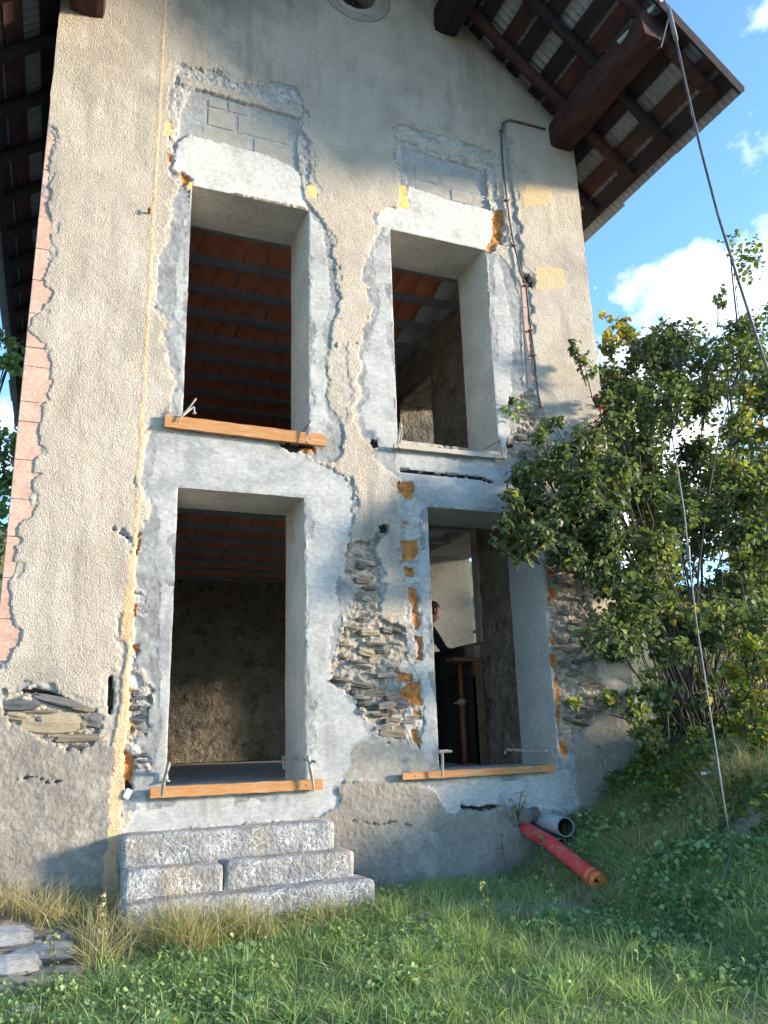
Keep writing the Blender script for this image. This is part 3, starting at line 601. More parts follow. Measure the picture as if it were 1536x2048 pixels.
# concrete blocks in the two closed recesses above the openings
def block(px0, px1, zlo, zhi, m='block', y=WY+.020):
    w = .006*random.random(); mb = MB(); mb.box((px0+.006, y-random.uniform(.0, .005), zlo+.006), (px1-.006, y+.12, zhi-.006))
    o = mb.obj('concrete_block', M[m], HOUSE, origin=((px0+px1)/2, y, (zlo+zhi)/2), bevel=.006); o.rotation_euler.y = random.uniform(-.006, .006); return o
for a in ((.80, 1.21, 6.475, 6.655), (1.245, 1.60, 6.46, 6.655), (.84, 1.08, 6.665, 6.85), (1.10, 1.56, 6.665, 6.85), (.84, 1.00, 6.86, 6.94), (1.015, 1.20, 6.86, 6.97), (1.21, 1.42, 6.86, 6.92)): block(*a)
for a in ((2.80, 3.05, 6.645, 6.81), (3.08, 3.46, 6.645, 6.81), (2.80, 3.16, 6.50, 6.635), (3.18, 3.40, 6.50, 6.635), (3.42, 3.56, 6.50, 6.635)): block(*a)
# brick quoin: each brick its own part
z = 2.10
while z < 7.05:
    hh = random.choice((.265, .275, .285, .15)); mb = MB().box((XL-.004, WY-.008, z+.0015), (XL+.26, WY+.10, z+hh-.0015))
    o = mb.obj('brick', M['brick'], HOUSE, origin=(XL+.12, WY, z+hh/2), bevel=.004); o.location.y += random.uniform(-.003, .003); o.rotation_euler.y = random.uniform(-.004, .004); z += hh
zt_, zb_ = P(1048, 566).z, P(1058, 772).z
for k in range(4):      # brick strip by the wall cable
    xc_ = P(1053, 670).x; za, zb__ = zb_+(zt_-zb_)*k/4, zb_+(zt_-zb_)*(k+1)/4; MB().box((xc_-.028, WY-.004, za+.004), (xc_+.028, WY+.03, zb__-.003)).obj('brick', M['brick'], HOUSE, origin=(xc_, WY, (za+zb__)/2), bevel=.003)
p = P(1082, 905); MB().box((p.x-.03, WY-.016, p.z-.12), (p.x+.03, WY+.02, p.z+.14)).obj('brick', M['brick'], HOUSE, origin=tuple(p), bevel=.004)

# stones showing in the bare masonry
def rock_mesh(seed, sub=3, sharp=.6):
    bm = bmesh.new(); bmesh.ops.create_cube(bm, size=2); bmesh.ops.subdivide_edges(bm, edges=bm.edges[:], cuts=sub, use_grid_fill=True)
    r = random.Random(seed); ph = [r.uniform(0, 9) for _ in range(9)]
    for v in bm.verts:
        p = v.co.copy(); l = p.length; q = p*(1-sharp)+p.normalized()*1.25*sharp
        n = .13*math.sin(3.1*p.x+ph[0]+1.3*p.y)+.10*math.sin(4.3*p.z+ph[1]+2*p.x)+.07*math.sin(7*p.y+ph[2]+3*p.z)+.05*math.sin(11*p.x+ph[3]+5*p.z)
        v.co = q*(1+n*.7)
    me = bpy.data.meshes.new('stone'); bm.to_mesh(me); bm.free(); return me
ROCKS = {}
def rock(name, loc, size, m, parent=None, rot=(0, 0, 0), seed=None, **kw):
    s = random.randrange(7) if seed is None else seed
    if (s, m) not in ROCKS:
        me = rock_mesh(s); me.materials.append(M[m]); ROCKS[(s, m)] = me
    o = obj(name, ROCKS[(s, m)], None, parent, **kw); o.location = Vector(loc)-(parent_origin(parent) if parent else Vector()); o.scale = [k/2 for k in size]; o.rotation_euler = rot; return o
def stones(poly, n, wr, hr, mats, depth=.0, seed=1, tries=4000, proud=(.0, .016)):
    rs = random.Random(seed); poly = [tuple(p) for p in F(poly)]; lo = np.min(poly, 0); hi = np.max(poly, 0); placed = []
    for _ in range(tries):
        if len(placed) >= n: break
        x = rs.uniform(lo[0], hi[0]); z = rs.uniform(lo[1], hi[1]); w = rs.uniform(*wr); h = rs.uniform(*hr)
        pts = np.array([(x, z), (x-w*.42, z), (x+w*.42, z), (x, z+h*.3), (x, z-h*.3)])
        if not inpoly(pts[:, 0], pts[:, 1], poly).all(): continue
        if any(abs(x-a) < (w+c)*.46 and abs(z-b) < (h+d)*.46 for a, b, c, d in placed): continue
        placed.append((x, z, w, h)); t = rs.uniform(.05, .09)
        rock('stone', (x, WY+.022-rs.uniform(*proud)+t/2-.012, z), (w, t, h), rs.choice(mats), HOUSE, (rs.uniform(-.1, .1), rs.uniform(-.22, .22), rs.uniform(-.12, .12)), rs.randrange(7))
pier = [(700,1092),(740,1088),(755,1120),(760,1160),(764,1200),(750,1224),(805,1256),(826,1300),(805,1330),(800,1440),(795,1470),(765,1466),(735,1444),(714,1422),(706,1392),(664,1360),(672,1306),(694,1238),(712,1190)]
stones(pier, 30, (.06, .22), (.022, .06), ['mortar', 'stoneB', 'mortar', 'plaster_old', 'patch', 'stoneE', 'stoneC'], seed=3, proud=(.022, .042))
stones([(700,1380),(850,1380),(850,1480),(770,1474),(712,1420)], 9, (.10, .22), (.035, .08), ['stoneD', 'stoneA', 'patch', 'stoneB'], seed=5, proud=(.005, .02))
stones([(1085,1060),(1140,1060),(1180,1250),(1205,1380),(1208,1424),(1160,1462),(1136,1500),(1124,1440),(1118,1340)], 30, (.06, .24), (.022, .065), ['mortar', 'stoneB', 'stoneE', 'mortar', 'patch'], seed=6, proud=(.02, .04))
stones([(1032,800),(1062,790),(1088,850),(1092,905),(1076,938),(1030,915)], 14, (.07, .16), (.03, .07), ['lime', 'stoneB', 'mortar'], seed=8)
stones([(255,1385),(300,1380),(302,1520),(258,1540)], 14, (.05, .12), (.025, .06), ['stoneD', 'stoneA', 'lime'], seed=9)
for (px, py, w, h, m, an) in ((42,1408,.26,.075,'stoneD',-.04),(118,1402,.34,.05,'stoneA',.20),(105,1445,.44,.13,'stoneC',.03),(160,1476,.30,.045,'stoneB',.0),(185,1440,.13,.09,'stoneA',.1),(162,1448,.07,.06,'stoneB',.3),(168,1418,.16,.035,'stoneB',.12),(80,1425,.22,.03,'mortar',.0),(35,1432,.15,.05,'stoneC',.1),(165,1493,.10,.03,'stoneA',.0),(75,1440,.08,.06,'stoneD',.2)):
    p = P(px, py); rock('stone', (p.x, WY+.018, p.z), (w, .07, h), m, HOUSE, (0, an, 0))
p = P(1048, 1628); rock('stone', (p.x-.03, WY-.012, p.z), (.19, .12, .11), 'lime', HOUSE, (.3, .15, .3)); rock('stone', (p.x+.07, WY-.005, p.z-.005), (.13, .10, .09), 'mortar', HOUSE, (.1, -.3, .6)); rock('stone', (p.x-.10, WY+.0, p.z-.03), (.10, .09, .10), 'lime', HOUSE, (.5, .8, 0))
p = P(1105, 1640); rock('stone', (p.x, WY-.015, p.z+.0), (.24, .10, .05), 'stoneB', HOUSE, (0, .1, 0))

# oculus
mb = MB(); n = 40
prof = [(.225, WY+.25), (.225, WY+.01), (.245, WY-.012), (.365, WY-.034), (.378, WY-.030), (.384, WY+.0)]
for i in range(n):
    a = 2*math.pi*i/n
    for r_, y in prof: mb.v.append(Vector((OCU[0]+r_*math.cos(a), y, OCU[1]+r_*math.sin(a))))
k = len(prof)
for i in range(n):
    for j in range(k-1): a = i*k+j; b = ((i+1) % n)*k+j; mb.f.append((a, a+1, b+1, b))
mb.obj('oculus_ring', M['patch'], HOUSE, smooth=True)
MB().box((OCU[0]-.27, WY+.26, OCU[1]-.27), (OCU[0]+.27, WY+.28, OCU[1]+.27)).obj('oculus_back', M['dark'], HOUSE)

# ------------------------------------------------------------------ roof
ROOF = empty_part('roof')
YV0, YV1 = 4.17, 14.9; XM = 2.17
CS, SN = math.cos(math.atan(SL)), math.sin(math.atan(SL))
def rp(side, s, y, dn=0):       # point on a slope: s metres up from the eave, dn metres below the sheets
    x = (5.40-s*CS-dn*SN) if side > 0 else (-1.06+s*CS+dn*SN); return Vector((x, y, 7.10+s*SN-dn*CS))
LEN = (5.40-XM)/CS
for side in (1, -1):
    y = YV0; k = 0
    while y < YV1-.05:                      # corrugated sheets
        w = .86; off = random.uniform(-.015, .02); nseg = 8*11+1; ys = np.linspace(y, min(y+w+.03, YV1), nseg); v = []; lift = .004 if k % 2 else 0
        for yy in ys:
            c = .011*math.cos(2*math.pi*(yy)/.076)-lift
            for s in (-off, LEN*.5, LEN): v.append(tuple(rp(side, s, yy, c)))
        f = []
        for i in range(nseg-1):
            for j in range(2): a = i*3+j; f.append((a, a+1, a+4, a+3) if side > 0 else (a, a+3, a+4, a+1))
        me = new_mesh('corrugated_sheet', v, f, True); o = obj('corrugated_sheet', me, M['sheet'], ROOF)
        y += w; k += 1
    s = .10; gaps = [.04, .17, .045, .18, .035, .17]; k = 0
    while s < LEN-.1:                       # battens
        w = .155+.03*random.random(); mb = MB(); a = rp(side, s, YV0+.02, .017); 
        c = [rp(side, s, YV0+.03, .018), rp(side, s+w, YV0+.03, .018), rp(side, s+w, YV0+.03, .042), rp(side, s, YV0+.03, .042)]
        d = [rp(side, s, YV1-.03, .018), rp(side, s+w, YV1-.03, .018), rp(side, s+w, YV1-.03, .042), rp(side, s, YV1-.03, .042)]
        mb.v = c+d; mb.f = [(0,1,2,3),(7,6,5,4),(0,4,5,1),(1,5,6,2),(2,6,7,3),(3,7,4,0)]
        mb.obj('batten', M['timber_red'] if k % 3 == 1 else M['timber'], ROOF); s += w+gaps[k % 6]; k += 1
    for i, y in enumerate([4.34, 4.98, 5.52]+[6.15+.64*j for j in range(14)]):      # rafters
        r_ = .055 if i != 2 else .062; pts = [rp(side, s_, y+.012*math.sin(s_*3+i), .042+r_) for s_ in np.linspace(.16, LEN-.02, 9)]
        MB().tube(pts, r_, 10).obj('rafter', M['timber_red'] if i in (2, 0) else M['timber'], ROOF, smooth=True)
    # verge board
    pts = [(rp(side, .02, YV0-.008, -.004), rp(side, LEN, YV0-.008, -.004), rp(side, LEN, YV0-.008, .10), rp(side, .02, YV0-.008, .10))]
    mb = MB(); q = pts[0]; mb.v = [*q]+[v+Vector((0, .022, 0)) for v in q]; mb.f = [(0,1,2,3),(7,6,5,4),(0,4,5,1),(1,5,6,2),(2,6,7,3),(3,7,4,0)]
    mb.obj('verge_board', M['timber'], ROOF)
def purlin(x0, x1, zb, zt, tip, name='purlin', m='timber_red'):
    v = []; n = 14; cx, cz = (x0+x1)/2, (zb+zt)/2; hw, hh = (x1-x0)/2*.92, (zt-zb)/2; K = 20
    for i in range(n+1):
        y = tip+(YV1-.5-tip)*(i/n)**1.8; wob = .012*math.sin(i*1.7)
        for j in range(K):
            a = 2*math.pi*(j+.5)/K; ca, sa = math.cos(a), math.sin(a); e_ = 7.0; rr = (abs(ca)**e_+abs(sa)**e_)**(-1/e_)
            v.append((cx+hw*rr*ca+wob, y+(.02*math.sin(j*2) if i == 0 else 0), cz+hh*rr*sa))
    f = [(i*K+j, i*K+(j+1) % K, (i+1)*K+(j+1) % K, (i+1)*K+j) for i in range(n) for j in range(K)]; f += [tuple(range(K-1, -1, -1)), tuple(range(n*K, n*K+K))]
    return obj(name, new_mesh(name, v, [tuple(q) for q in f], False), M[m], ROOF)
purlin(4.36, 4.66, 7.44, 7.74, 4.27); purlin(-.34, -.04, 7.42, 7.74, 4.27)
purlin(3.08, 3.36, 8.47, 8.78, 5.3, m='timber'); purlin(.98, 1.26, 8.47, 8.78, 4.85, m='timber'); purlin(2.03, 2.31, 9.40, 9.70, 4.7, m='timber')

# ------------------------------------------------------------------ ground
def gh(x, y):
    x = np.asarray(x, float); y = np.asarray(y, float)
    base = .47-np.clip(4.9-y, 0, 12)*.075
    b = np.interp(x, [3.0, 3.3, 3.6, 4.0, 4.4, 4.74, 5.3, 6.5, 9, 14, 60], [0, .01, .20, .38, .55, .84, .92, 1.05, 1.45, 2.0, 2.2])
    t = np.clip((y-1.5)/4.0, 0, 1); b = b*(.25+.75*t*t*(3-2*t))
    l = .16*np.clip((.45-x)/.6, 0, 1)*np.clip((y-4.2)/1.2, 0, 1)
    left = .9*np.clip((-.6-x)/4, 0, 1)*np.clip((y-5)/4, 0, 1)
    return base+b+l+left+.018*fbm2(x*2.3+40, y*2.3+40, 101, 4)*np.clip((12-np.hypot(x, y))/6, 0, 1)
def axis(lo, hi, a, b, fine):
    c = list(np.arange(a, b, fine)); s = fine; v = b
    while v < hi: c.append(v); s *= 1.25; v += s
    s = fine; v = a-fine; l = []
    while v > lo: l.append(v); s *= 1.25; v -= s
    return np.array(sorted(l)+c+[hi]) if l else np.array(c+[hi])
gx = axis(-600, 600, -1.5, 8, .05); gy = axis(-600, 900, 1.5, 9, .05); GX, GY = np.meshgrid(gx, gy, indexing='ij'); GZ = gh(GX, GY)
inside = (GX > XL+.15) & (GX < XR-.15) & (GY > 6.0) & (GY < 13.4); GZ[inside] = .1
I = np.arange(GX.size).reshape(GX.shape); q = np.stack([I[:-1, :-1], I[1:, :-1], I[1:, 1:], I[:-1, 1:]], -1).reshape(-1, 4)
obj('ground', new_mesh('ground', np.stack([GX.ravel(), GY.ravel(), GZ.ravel()], 1), q, True), M['soil'], kind='structure')
# far hillside
a, b = np.meshgrid(np.linspace(-250, 250, 60), np.linspace(60, 420, 24), indexing='ij')
hz = -2+np.clip((b-60)/360, 0, 1)**.8*85*(1+.35*fbm2(a/60, b/60, 7, 4)); I = np.arange(a.size).reshape(a.shape)
q = np.stack([I[:-1, :-1], I[1:, :-1], I[1:, 1:], I[:-1, 1:]], -1).reshape(-1, 4)
obj('hills', new_mesh('hills', np.stack([a.ravel(), b.ravel(), hz.ravel()], 1), q, True), M['hill'], kind='structure')

# ------------------------------------------------------------------ steps
ST = empty('stone_steps', (1.1, 5.3, .45), 'three grey veined stone steps below the left doorway', 'steps')
def step_block(x0, x1, y0, y1, za, zb, seed):
    nx_, ny_, nz_ = max(4, int((x1-x0)/.035)), max(4, int((y1-y0)/.035)), max(4, int((zb-za)/.03))
    bm = bmesh.new(); bmesh.ops.create_cube(bm, size=2)
    ex = [e_ for e_ in bm.edges if abs((e_.verts[0].co-e_.verts[1].co).x) > 1]; bmesh.ops.subdivide_edges(bm, edges=ex, cuts=nx_, use_grid_fill=True)
    ex = [e_ for e_ in bm.edges if abs((e_.verts[0].co-e_.verts[1].co).y) > 1]; bmesh.ops.subdivide_edges(bm, edges=ex, cuts=ny_, use_grid_fill=True)
    ex = [e_ for e_ in bm.edges if abs((e_.verts[0].co-e_.verts[1].co).z) > 1]; bmesh.ops.subdivide_edges(bm, edges=ex, cuts=nz_, use_grid_fill=True)
    c = np.array([v.co[:] for v in bm.verts]); hx = np.array([(x1-x0)/2, (y1-y0)/2, (zb-za)/2]); r_ = .022
    p = c*hx; inner = np.clip(p, -(hx-r_), hx-r_); d = p-inner; l = np.linalg.norm(d, axis=1, keepdims=True); l[l == 0] = 1
    nn = d/l; p = np.where((np.abs(c) > .999).sum(1, keepdims=True) >= 2, inner+nn*r_, p)
    nrm = np.where(np.abs(c) > .999, np.sign(c), 0); nrm = nrm/np.maximum(np.linalg.norm(nrm, axis=1, keepdims=True), 1)
    am = .006*fbm2(p[:, 0]*9+seed+p[:, 2]*5, p[:, 1]*9+p[:, 2]*11, 55, 4, .6)+.014*fbm2(p[:, 0]*2.2+seed, p[:, 2]*3+p[:, 1]*3, 56, 3)
    p = p+nrm*am[:, None]
    for v, q_ in zip(bm.verts, p): v.co = q_
    me = bpy.data.meshes.new('step_block'); bm.to_mesh(me); bm.free(); me.polygons.foreach_set('use_smooth', np.ones(len(me.polygons), bool)); me.materials.append(M['step'])
    o = bpy.data.objects.new('step_block', me); COL.objects.link(o); o.parent = ST; o.location = Vector(((x0+x1)/2, (y0+y1)/2, (za+zb)/2))-Vector(ST.location)
    return o
step_block(.44, 1.84, 5.50, 5.80, .80, 1.00, 1)
step_block(.445, 1.046, 5.31, 5.62, .62, .825, 2); step_block(1.044, 1.905, 5.31, 5.62, .62, .828, 3)
step_block(.43, 1.965, 5.11, 5.45, .42, .675, 5)
MB().box((.47, 5.50, .40), (1.80, 5.76, .82)).obj('step_core', M['mortar'], ST)

# ------------------------------------------------------------------ boards and clamps on the sills
def board(px0, py0, px1, py1, h, m, label, y=WY-.050, t=.028, nail=True):
    a = P(px0, py0, y); b = P(px1, py1, y); L = (b-a).length; c = (a+b)/2; ang = math.atan2(b.z-a.z, b.x-a.x)
    o = empty('form_board', tuple(c), label, 'board', 'shuttering boards on the sills')
    mb = MB(); n = 24
    for i in range(n+1):
        x = -L/2+L*i/n; w = .0015*math.sin(i*1.9)+.001*math.sin(i*.7)
        mb.v += [Vector((x, -t/2, -h/2+w)), Vector((x, t/2, -h/2+w)), Vector((x, t/2, h/2-w)), Vector((x, -t/2, h/2-w))]
    for i in range(n):
        for j in range(4): mb.f.append((i*4+j, i*4+(j+1) % 4, i*4+4+(j+1) % 4, i*4+4+j))
    mb.f += [(3, 2, 1, 0), tuple(n*4+j for j in range(4))]
    for f_ in range(len(mb.f)): mb.f[f_] = tuple(reversed(mb.f[f_]))
    p = obj('plank', mb.mesh('plank'), M[m], o); p.rotation_euler.y = -ang
    bv = p.modifiers.new('b', 'BEVEL'); bv.width = .002; bv.segments = 1; bv.limit_method = 'ANGLE'
    if nail:
        for k in (-.42, .40):
            q = obj('screw', MB().tube([(0, 0, 0), (0, .006, 0)], .006, 8).mesh('screw'), M['steel'], o); q.location = (k*L, -t/2-.004, -math.sin(-ang)*k*L)
    return o
board(329, 842, 651, 882, .098, 'newwood', 'orange timber board across the sill of the upper left opening')
board(787, 892, 1012, 915, .040, 'greywood', 'thin weathered grey board along the sill of the upper right opening', nail=False)
board(300, 1586, 645, 1568, .070, 'newwood', 'orange timber board on the threshold above the stone steps')
board(804, 1553, 1110, 1536, .052, 'newwood', 'long thin orange board on the threshold of the lower right doorway')
def clamp(pts, label, jaw=None, r_=.009, m='steel', screw=True):
    pts = [Vector(p) for p in pts]; o = empty('screw_clamp', tuple(pts[0]), label, 'clamp', 'steel clamps holding the shuttering boards'); O = Vector(pts[0])
    q = obj('bar', MB().tube([p-O for p in pts], r_, 8, flat=.6).mesh('bar'), M[m], o)
    if jaw:
        a, b = [Vector(x)-O for x in jaw]; obj('jaw', MB().tube([a, (a+b)/2+Vector((0, 0, .004)), b], [r_*1.3, r_*1.15, r_*.8], 8).mesh('jaw'), M[m], o)
        if not screw: return o
        obj('screw', MB().tube([b, b+Vector((.004, -.006, -.05))], r_*.7, 8).mesh('screw'), M[m], o)
        obj('foot_pad', MB().tube([b+Vector((.004, -.006, -.05)), b+Vector((.004, -.006, -.058))], r_*1.6, 10).mesh('foot_pad'), M[m], o)
    return o
def wp(px, py, y): return P(px, py, y)
clamp([wp(357,842,5.67), wp(372,822,5.66), wp(381,812,5.65), wp(392,797,5.66)], 'thin pale wire clamp standing up from left end of the orange upper board', (wp(366,830,5.665), wp(388,814,5.655)), .009, 'greywood')
clamp([wp(616,870,5.65), wp(620,852,5.65), wp(622,840,5.68), wp(600,868,5.95)], 'small dark clamp at right end of the upper left board', (wp(620,846,5.65), wp(612,872,5.66)), .008)
clamp([wp(800,885,5.66), wp(803,868,5.65), wp(800,846,5.64)], 'short upright grey clamp at the left end of the upper grey board', (wp(802,850,5.65), wp(796,884,5.66)), .010, 'greywood')
clamp([wp(962,902,5.9), wp(985,888,5.75), wp(1000,880,5.64)], 'slanting steel bar clamp in the lower right corner of the upper right opening', (wp(998,884,5.65), wp(1004,905,5.66)), .010)
clamp([wp(324,1592,5.64), wp(327,1565,5.63), wp(334,1540,5.62), wp(338,1524,5.63)], 'rusty upright clamp at left end of the threshold board above the steps', (wp(337,1530,5.63), wp(333,1545,5.72)), .013)
clamp([wp(568,1538,6.1), wp(566,1515,6.1), wp(580,1512,6.0), wp(632,1524,5.60)], 'long cement spattered clamp reaching back from the right end of the threshold board', (wp(616,1512,5.63), wp(626,1565,5.64)), .012)
clamp([wp(884,1552,5.64), wp(885,1522,5.63), wp(884,1500,5.62)], 'pale T shaped clamp at the left end of the lower right board', (wp(878,1504,5.63), wp(904,1503,5.60)), .011, 'greywood', False)
clamp([wp(1010,1508,6.1), wp(1012,1499,6.1), wp(1060,1502,5.85), wp(1114,1501,5.58)], 'long grey clamp reaching back over the lower right sill', (wp(1104,1500,5.60), wp(1112,1540,5.64)), .012)

# ------------------------------------------------------------------ pipes
def pipe(name, a, b, r_, m, label, cat, bend=None, inner=None):
    a, b = Vector(a), Vector(b); o = empty(name, tuple(b), label, cat); O = b
    pts = [a-O, (a*.5+b*.5)-O+Vector(bend or (0, 0, 0)), b-O] ; pts = [pts[0], pts[0]*.7+pts[1]*.3, pts[1], pts[1]*.4+pts[2]*.6, pts[2]]
    obj('pipe_wall', MB().tube(pts, r_, 28, cap=False).mesh('pipe_wall', True), M[m], o)
    t = (pts[-1]-pts[-2]).normalized()
    obj('pipe_bore', MB().tube([pts[-1]-t*.35, pts[-1]], r_*.93, 28, cap=False).mesh('pipe_bore', True), M[inner or m], o)
    mb = MB(); up = t.orthogonal().normalized(); w = t.cross(up); n = 28
    for i in range(n):
        c = math.cos(2*math.pi*i/n); s_ = math.sin(2*math.pi*i/n); mb.v += [pts[-1]+(up*c+w*s_)*r_, pts[-1]+(up*c+w*s_)*r_*.93]
    for i in range(n): j = (i+1) % n; mb.f.append((2*i, 2*j, 2*j+1, 2*i+1))
    obj('pipe_rim', mb.mesh('pipe_rim'), M[m], o); return o, t, pts
hole = P(1052, 1650); endp = Vector((3.40, 4.72, float(gh(3.40, 4.72))+.06))
o, t, pts = pipe('red_duct', (hole.x, WY+.25, hole.z+.02), endp, .053, 'redpipe', 'red plastic pipe with orange end lying from the wall onto the grass', 'pipe', (0.0, 0, .035), 'orange')
obj('end_sleeve', MB().tube([-t*.10, t*.012], .057, 28, cap=False).mesh('end_sleeve', True), M['orange'], o)
obj('red_band', MB().tube([-t*.065, -t*.035], .0595, 28, cap=False).mesh('red_band', True), M['redpipe'], o)
# torn orange cap sheet half closing the end
mb = MB(); up = t.orthogonal().normalized(); w = t.cross(up); n = 20
mb.v = [t*.004+Vector((0, 0, 0))]+[t*(.004+.003*math.sin(i))+(up*math.cos(a_)+w*math.sin(a_))*.0525 for i, a_ in enumerate(np.linspace(-.9, 4.7, n))]
mb.f = [(0, i, i+1) for i in range(1, n)]; obj('end_cap', mb.mesh('end_cap'), M['orange'], o)
g0 = P(1085, 1645); g1 = P(1131, 1654, 5.36)
o, t, _ = pipe('grey_drain_pipe', (g0.x+.02, WY+.2, g0.z+.01), g1, .068, 'greypipe', 'short grey drain pipe stub sticking out of the wall beside the red pipe', 'pipe', None, 'dark')
obj('socket_collar', MB().tube([-t*.06, t*.0], .074, 28, cap=False).mesh('socket_collar', True), M['greypipe'], o)
g2 = P(1122, 1690, 5.40); g2.z = max(g2.z, float(gh(g2.x, g2.y))+.0)
pipe('grey_conduit', (g2.x, WY+.1, g2.z+.03), g2, .045, 'greypipe', 'smaller grey pipe mouth half buried below the grey drain stub', 'pipe', None, 'dark')

# ------------------------------------------------------------------ cables
tip = P(1338, 22, 4.12)
pts = [P(x_, y_, 4.12-.004*i_) for i_, (x_, y_) in enumerate(((1338,22),(1352,80),(1376,190),(1402,300),(1436,430),(1470,540),(1505,650),(1536,742),(1560,830)))]
CB = empty('hanging_cable', tuple(tip), 'black twisted electric cable running down from the roof corner past the bush', 'cable')
obj('cable_run', MB().tube([p-tip for p in pts], .011, 8).mesh('cable_run', True), M['cable'], CB)
obj('cable_strand', MB().tube([p-tip+Vector((.009*math.sin(i*2.5), 0, .009*math.cos(i*2.5))) for i, p in enumerate([pts[k//3]*(1-(k % 3)/3)+pts[min(k//3+1, len(pts)-1)]*((k % 3)/3) for k in range(3*(len(pts)-1)+1)])], .007, 6).mesh('cable_strand', True), M['cable_light'], CB)
obj('cable_sleeve', MB().tube([pts[0]-tip+Vector((0, 0, .02)), pts[1]-tip], .020, 10).mesh('cable_sleeve', True), M['cable_light'], CB)
# thinner wire hanging in the bush and ending in a loop on the grass
zg = float(gh(3.9, 4.0)); top = P(1345, 880, 4.6)
pts2 = [P(1345,880,4.55), P(1352,920,4.55), P(1368,1020,4.52), P(1376,1100,4.50), P(1392,1240,4.45), P(1412,1370,4.38), P(1432,1500,4.30), P(1450,1620,4.2)]
e1 = PZ(1472, 1740, .62); e2 = PZ(1478, 1770, .56); e3 = PZ(1470, 1795, .54); e4 = PZ(1455, 1815, .52); e5 = PZ(1452, 1832, .5)
for e_ in (e2, e3, e4, e5): e_.z = float(gh(e_.x, e_.y))+.06
pts2 += [e1, e2, e3, e4, e5]
W2_ = empty('dangling_wire', tuple(pts2[-3]), 'thin grey wire hanging through the bush with its end curled on the grass', 'wire')
O = pts2[-3]; obj('wire', MB().tube([p-O for p in pts2], .0055, 8).mesh('wire', True), M['cable_light'], W2_)
obj('connector', MB().tube([P(1375,1092,4.495)-O, P(1377,1120,4.49)-O], .016, 8).mesh('connector'), M['cable'], W2_)
q = PZ(1448, 1738, .66); q2 = PZ(1466, 1712, .70); q3 = PZ(1530, 1660, .78)
for e_ in (q, q2, q3): e_.z = float(gh(e_.x, e_.y))+.02
o = empty('wire_offcut', tuple(q), 'dark wire piece lying on bare soil right of the curled wire end', 'wire'); obj('wire', MB().tube([Vector((0, 0, 0)), q2-q, q3-q], .008, 8).mesh('wire', True), M['cable'], o)
# conduit tube on the purlin
a = P(1236, 86, 4.55); b = P(1326, -6, 4.14); o = empty('conduit_tube', tuple(a), 'grey metal tube fixed beside the projecting roof beam', 'tube'); obj('tube', MB().tube([Vector(), b-a], .022, 12).mesh('tube', True), M['greypipe'], o)
obj('bracket', MB().tube([b-a, P(1340, 24, 4.13)-a, P(1322, 95, 4.20)-a, P(1316, 96, 4.24)-a], .006, 6).mesh('bracket'), M['cable_light'], o)
# wall cable
wc = [(1091,258),(1060,250),(1035,243),(1018,239),(1006,246),(1003,262),(1004,300),(1008,350),(1014,400),(1019,440),(1028,490),(1036,520),(1041,548),(1052,570),(1056,610),(1062,660),(1068,710),(1076,780),(1082,815)]
pw = [P(x, y, WY-.032+.004*math.sin(i*2)) for i, (x, y) in enumerate(wc)]; O = pw[0]
WC = empty('wall_cable', tuple(O), 'dark cable clipped down the plaster right of the upper right opening', 'cable'); obj('cable_run', MB().tube([p-O for p in pw], .0095, 8).mesh('cable_run', True), M['cable'], WC)
for i in (1, 5, 8, 10, 13, 15, 16):
    c = pw[i]-O; obj('clip', MB().box((c.x-.022, c.y-.012, c.z-.006), (c.x+.022, c.y+.03, c.z+.006)).mesh('clip'), M['rust'], WC)
p = P(297, 430); o = empty('wall_hook', tuple(p), 'small rusty iron hook in the plaster left of the upper left opening', 'hook')
obj('pin', MB().tube([(0, .02, 0), (0, -.055, .004)], .009, 8).mesh('pin'), M['rust'], o); obj('plate', MB().tube([(-.004, -.05, .028), (.002, -.058, .0), (.004, -.055, -.016)], .013, 8, flat=.5).mesh('plate'), M['rust'], o)

# ------------------------------------------------------------------ things inside the lower right room
a = (3.86, 7.42); o = empty('steel_prop', (a[0], a[1], 1.235), 'rusty orange steel prop standing inside the lower right doorway', 'prop')
obj('outer_tube', MB().tube([(0, 0, 0), (0, 0, .62)], .028, 14).mesh('outer_tube', True), M['rust'], o); obj('inner_tube', MB().tube([(0, 0, .6), (0, 0, 1.0)], .021, 14).mesh('inner_tube', True), M['rust'], o)
obj('collar', MB().tube([(0, 0, .58), (0, 0, .64)], .042, 12).mesh('collar'), M['steel'], o); obj('handle', MB().tube([(-.09, 0, .60), (.09, 0, .62)], .007, 8).mesh('handle'), M['steel'], o)
obj('base_plate', MB().box((-.07, -.07, 0), (.07, .07, .008)).mesh('base_plate'), M['rust'], o); obj('head_plate', MB().box((-.07, -.07, 1.0), (.07, .07, 1.008)).mesh('head_plate'), M['rust'], o)
MB().box((3.93, 7.22, 1.235), (4.02, 7.29, 2.24)).obj('timber_post', M['dullwood'], None, origin=(3.97, 7.25, 1.235), bevel=.004, label='upright timber post beside the rough inner stone wall', category='post')
MB().box((3.70, 7.24, 2.245), (4.04, 7.42, 2.285)).obj('shelf_board', M['dullwood'], None, origin=(3.87, 7.33, 2.245), bevel=.003, label='short horizontal board resting on the post and prop inside', category='board')
MB().box((3.92, 7.50, 2.10), (3.96, 8.60, 2.42)).obj('window_form_board', M['dark'], None, origin=(3.94, 8.0, 2.10), label='shuttering board under the inner side window, its near-black standing in for shade', category='board')  # board carries the shade under the sill in its near-black colour
mb = MB().box((-.012, -.3, .0), (.012, .25, .035)); mb.box((-.012, -.3, .035), (.012, -.27, .16)); mb.box((-.06, -.31, .13), (.05, -.285, .16))
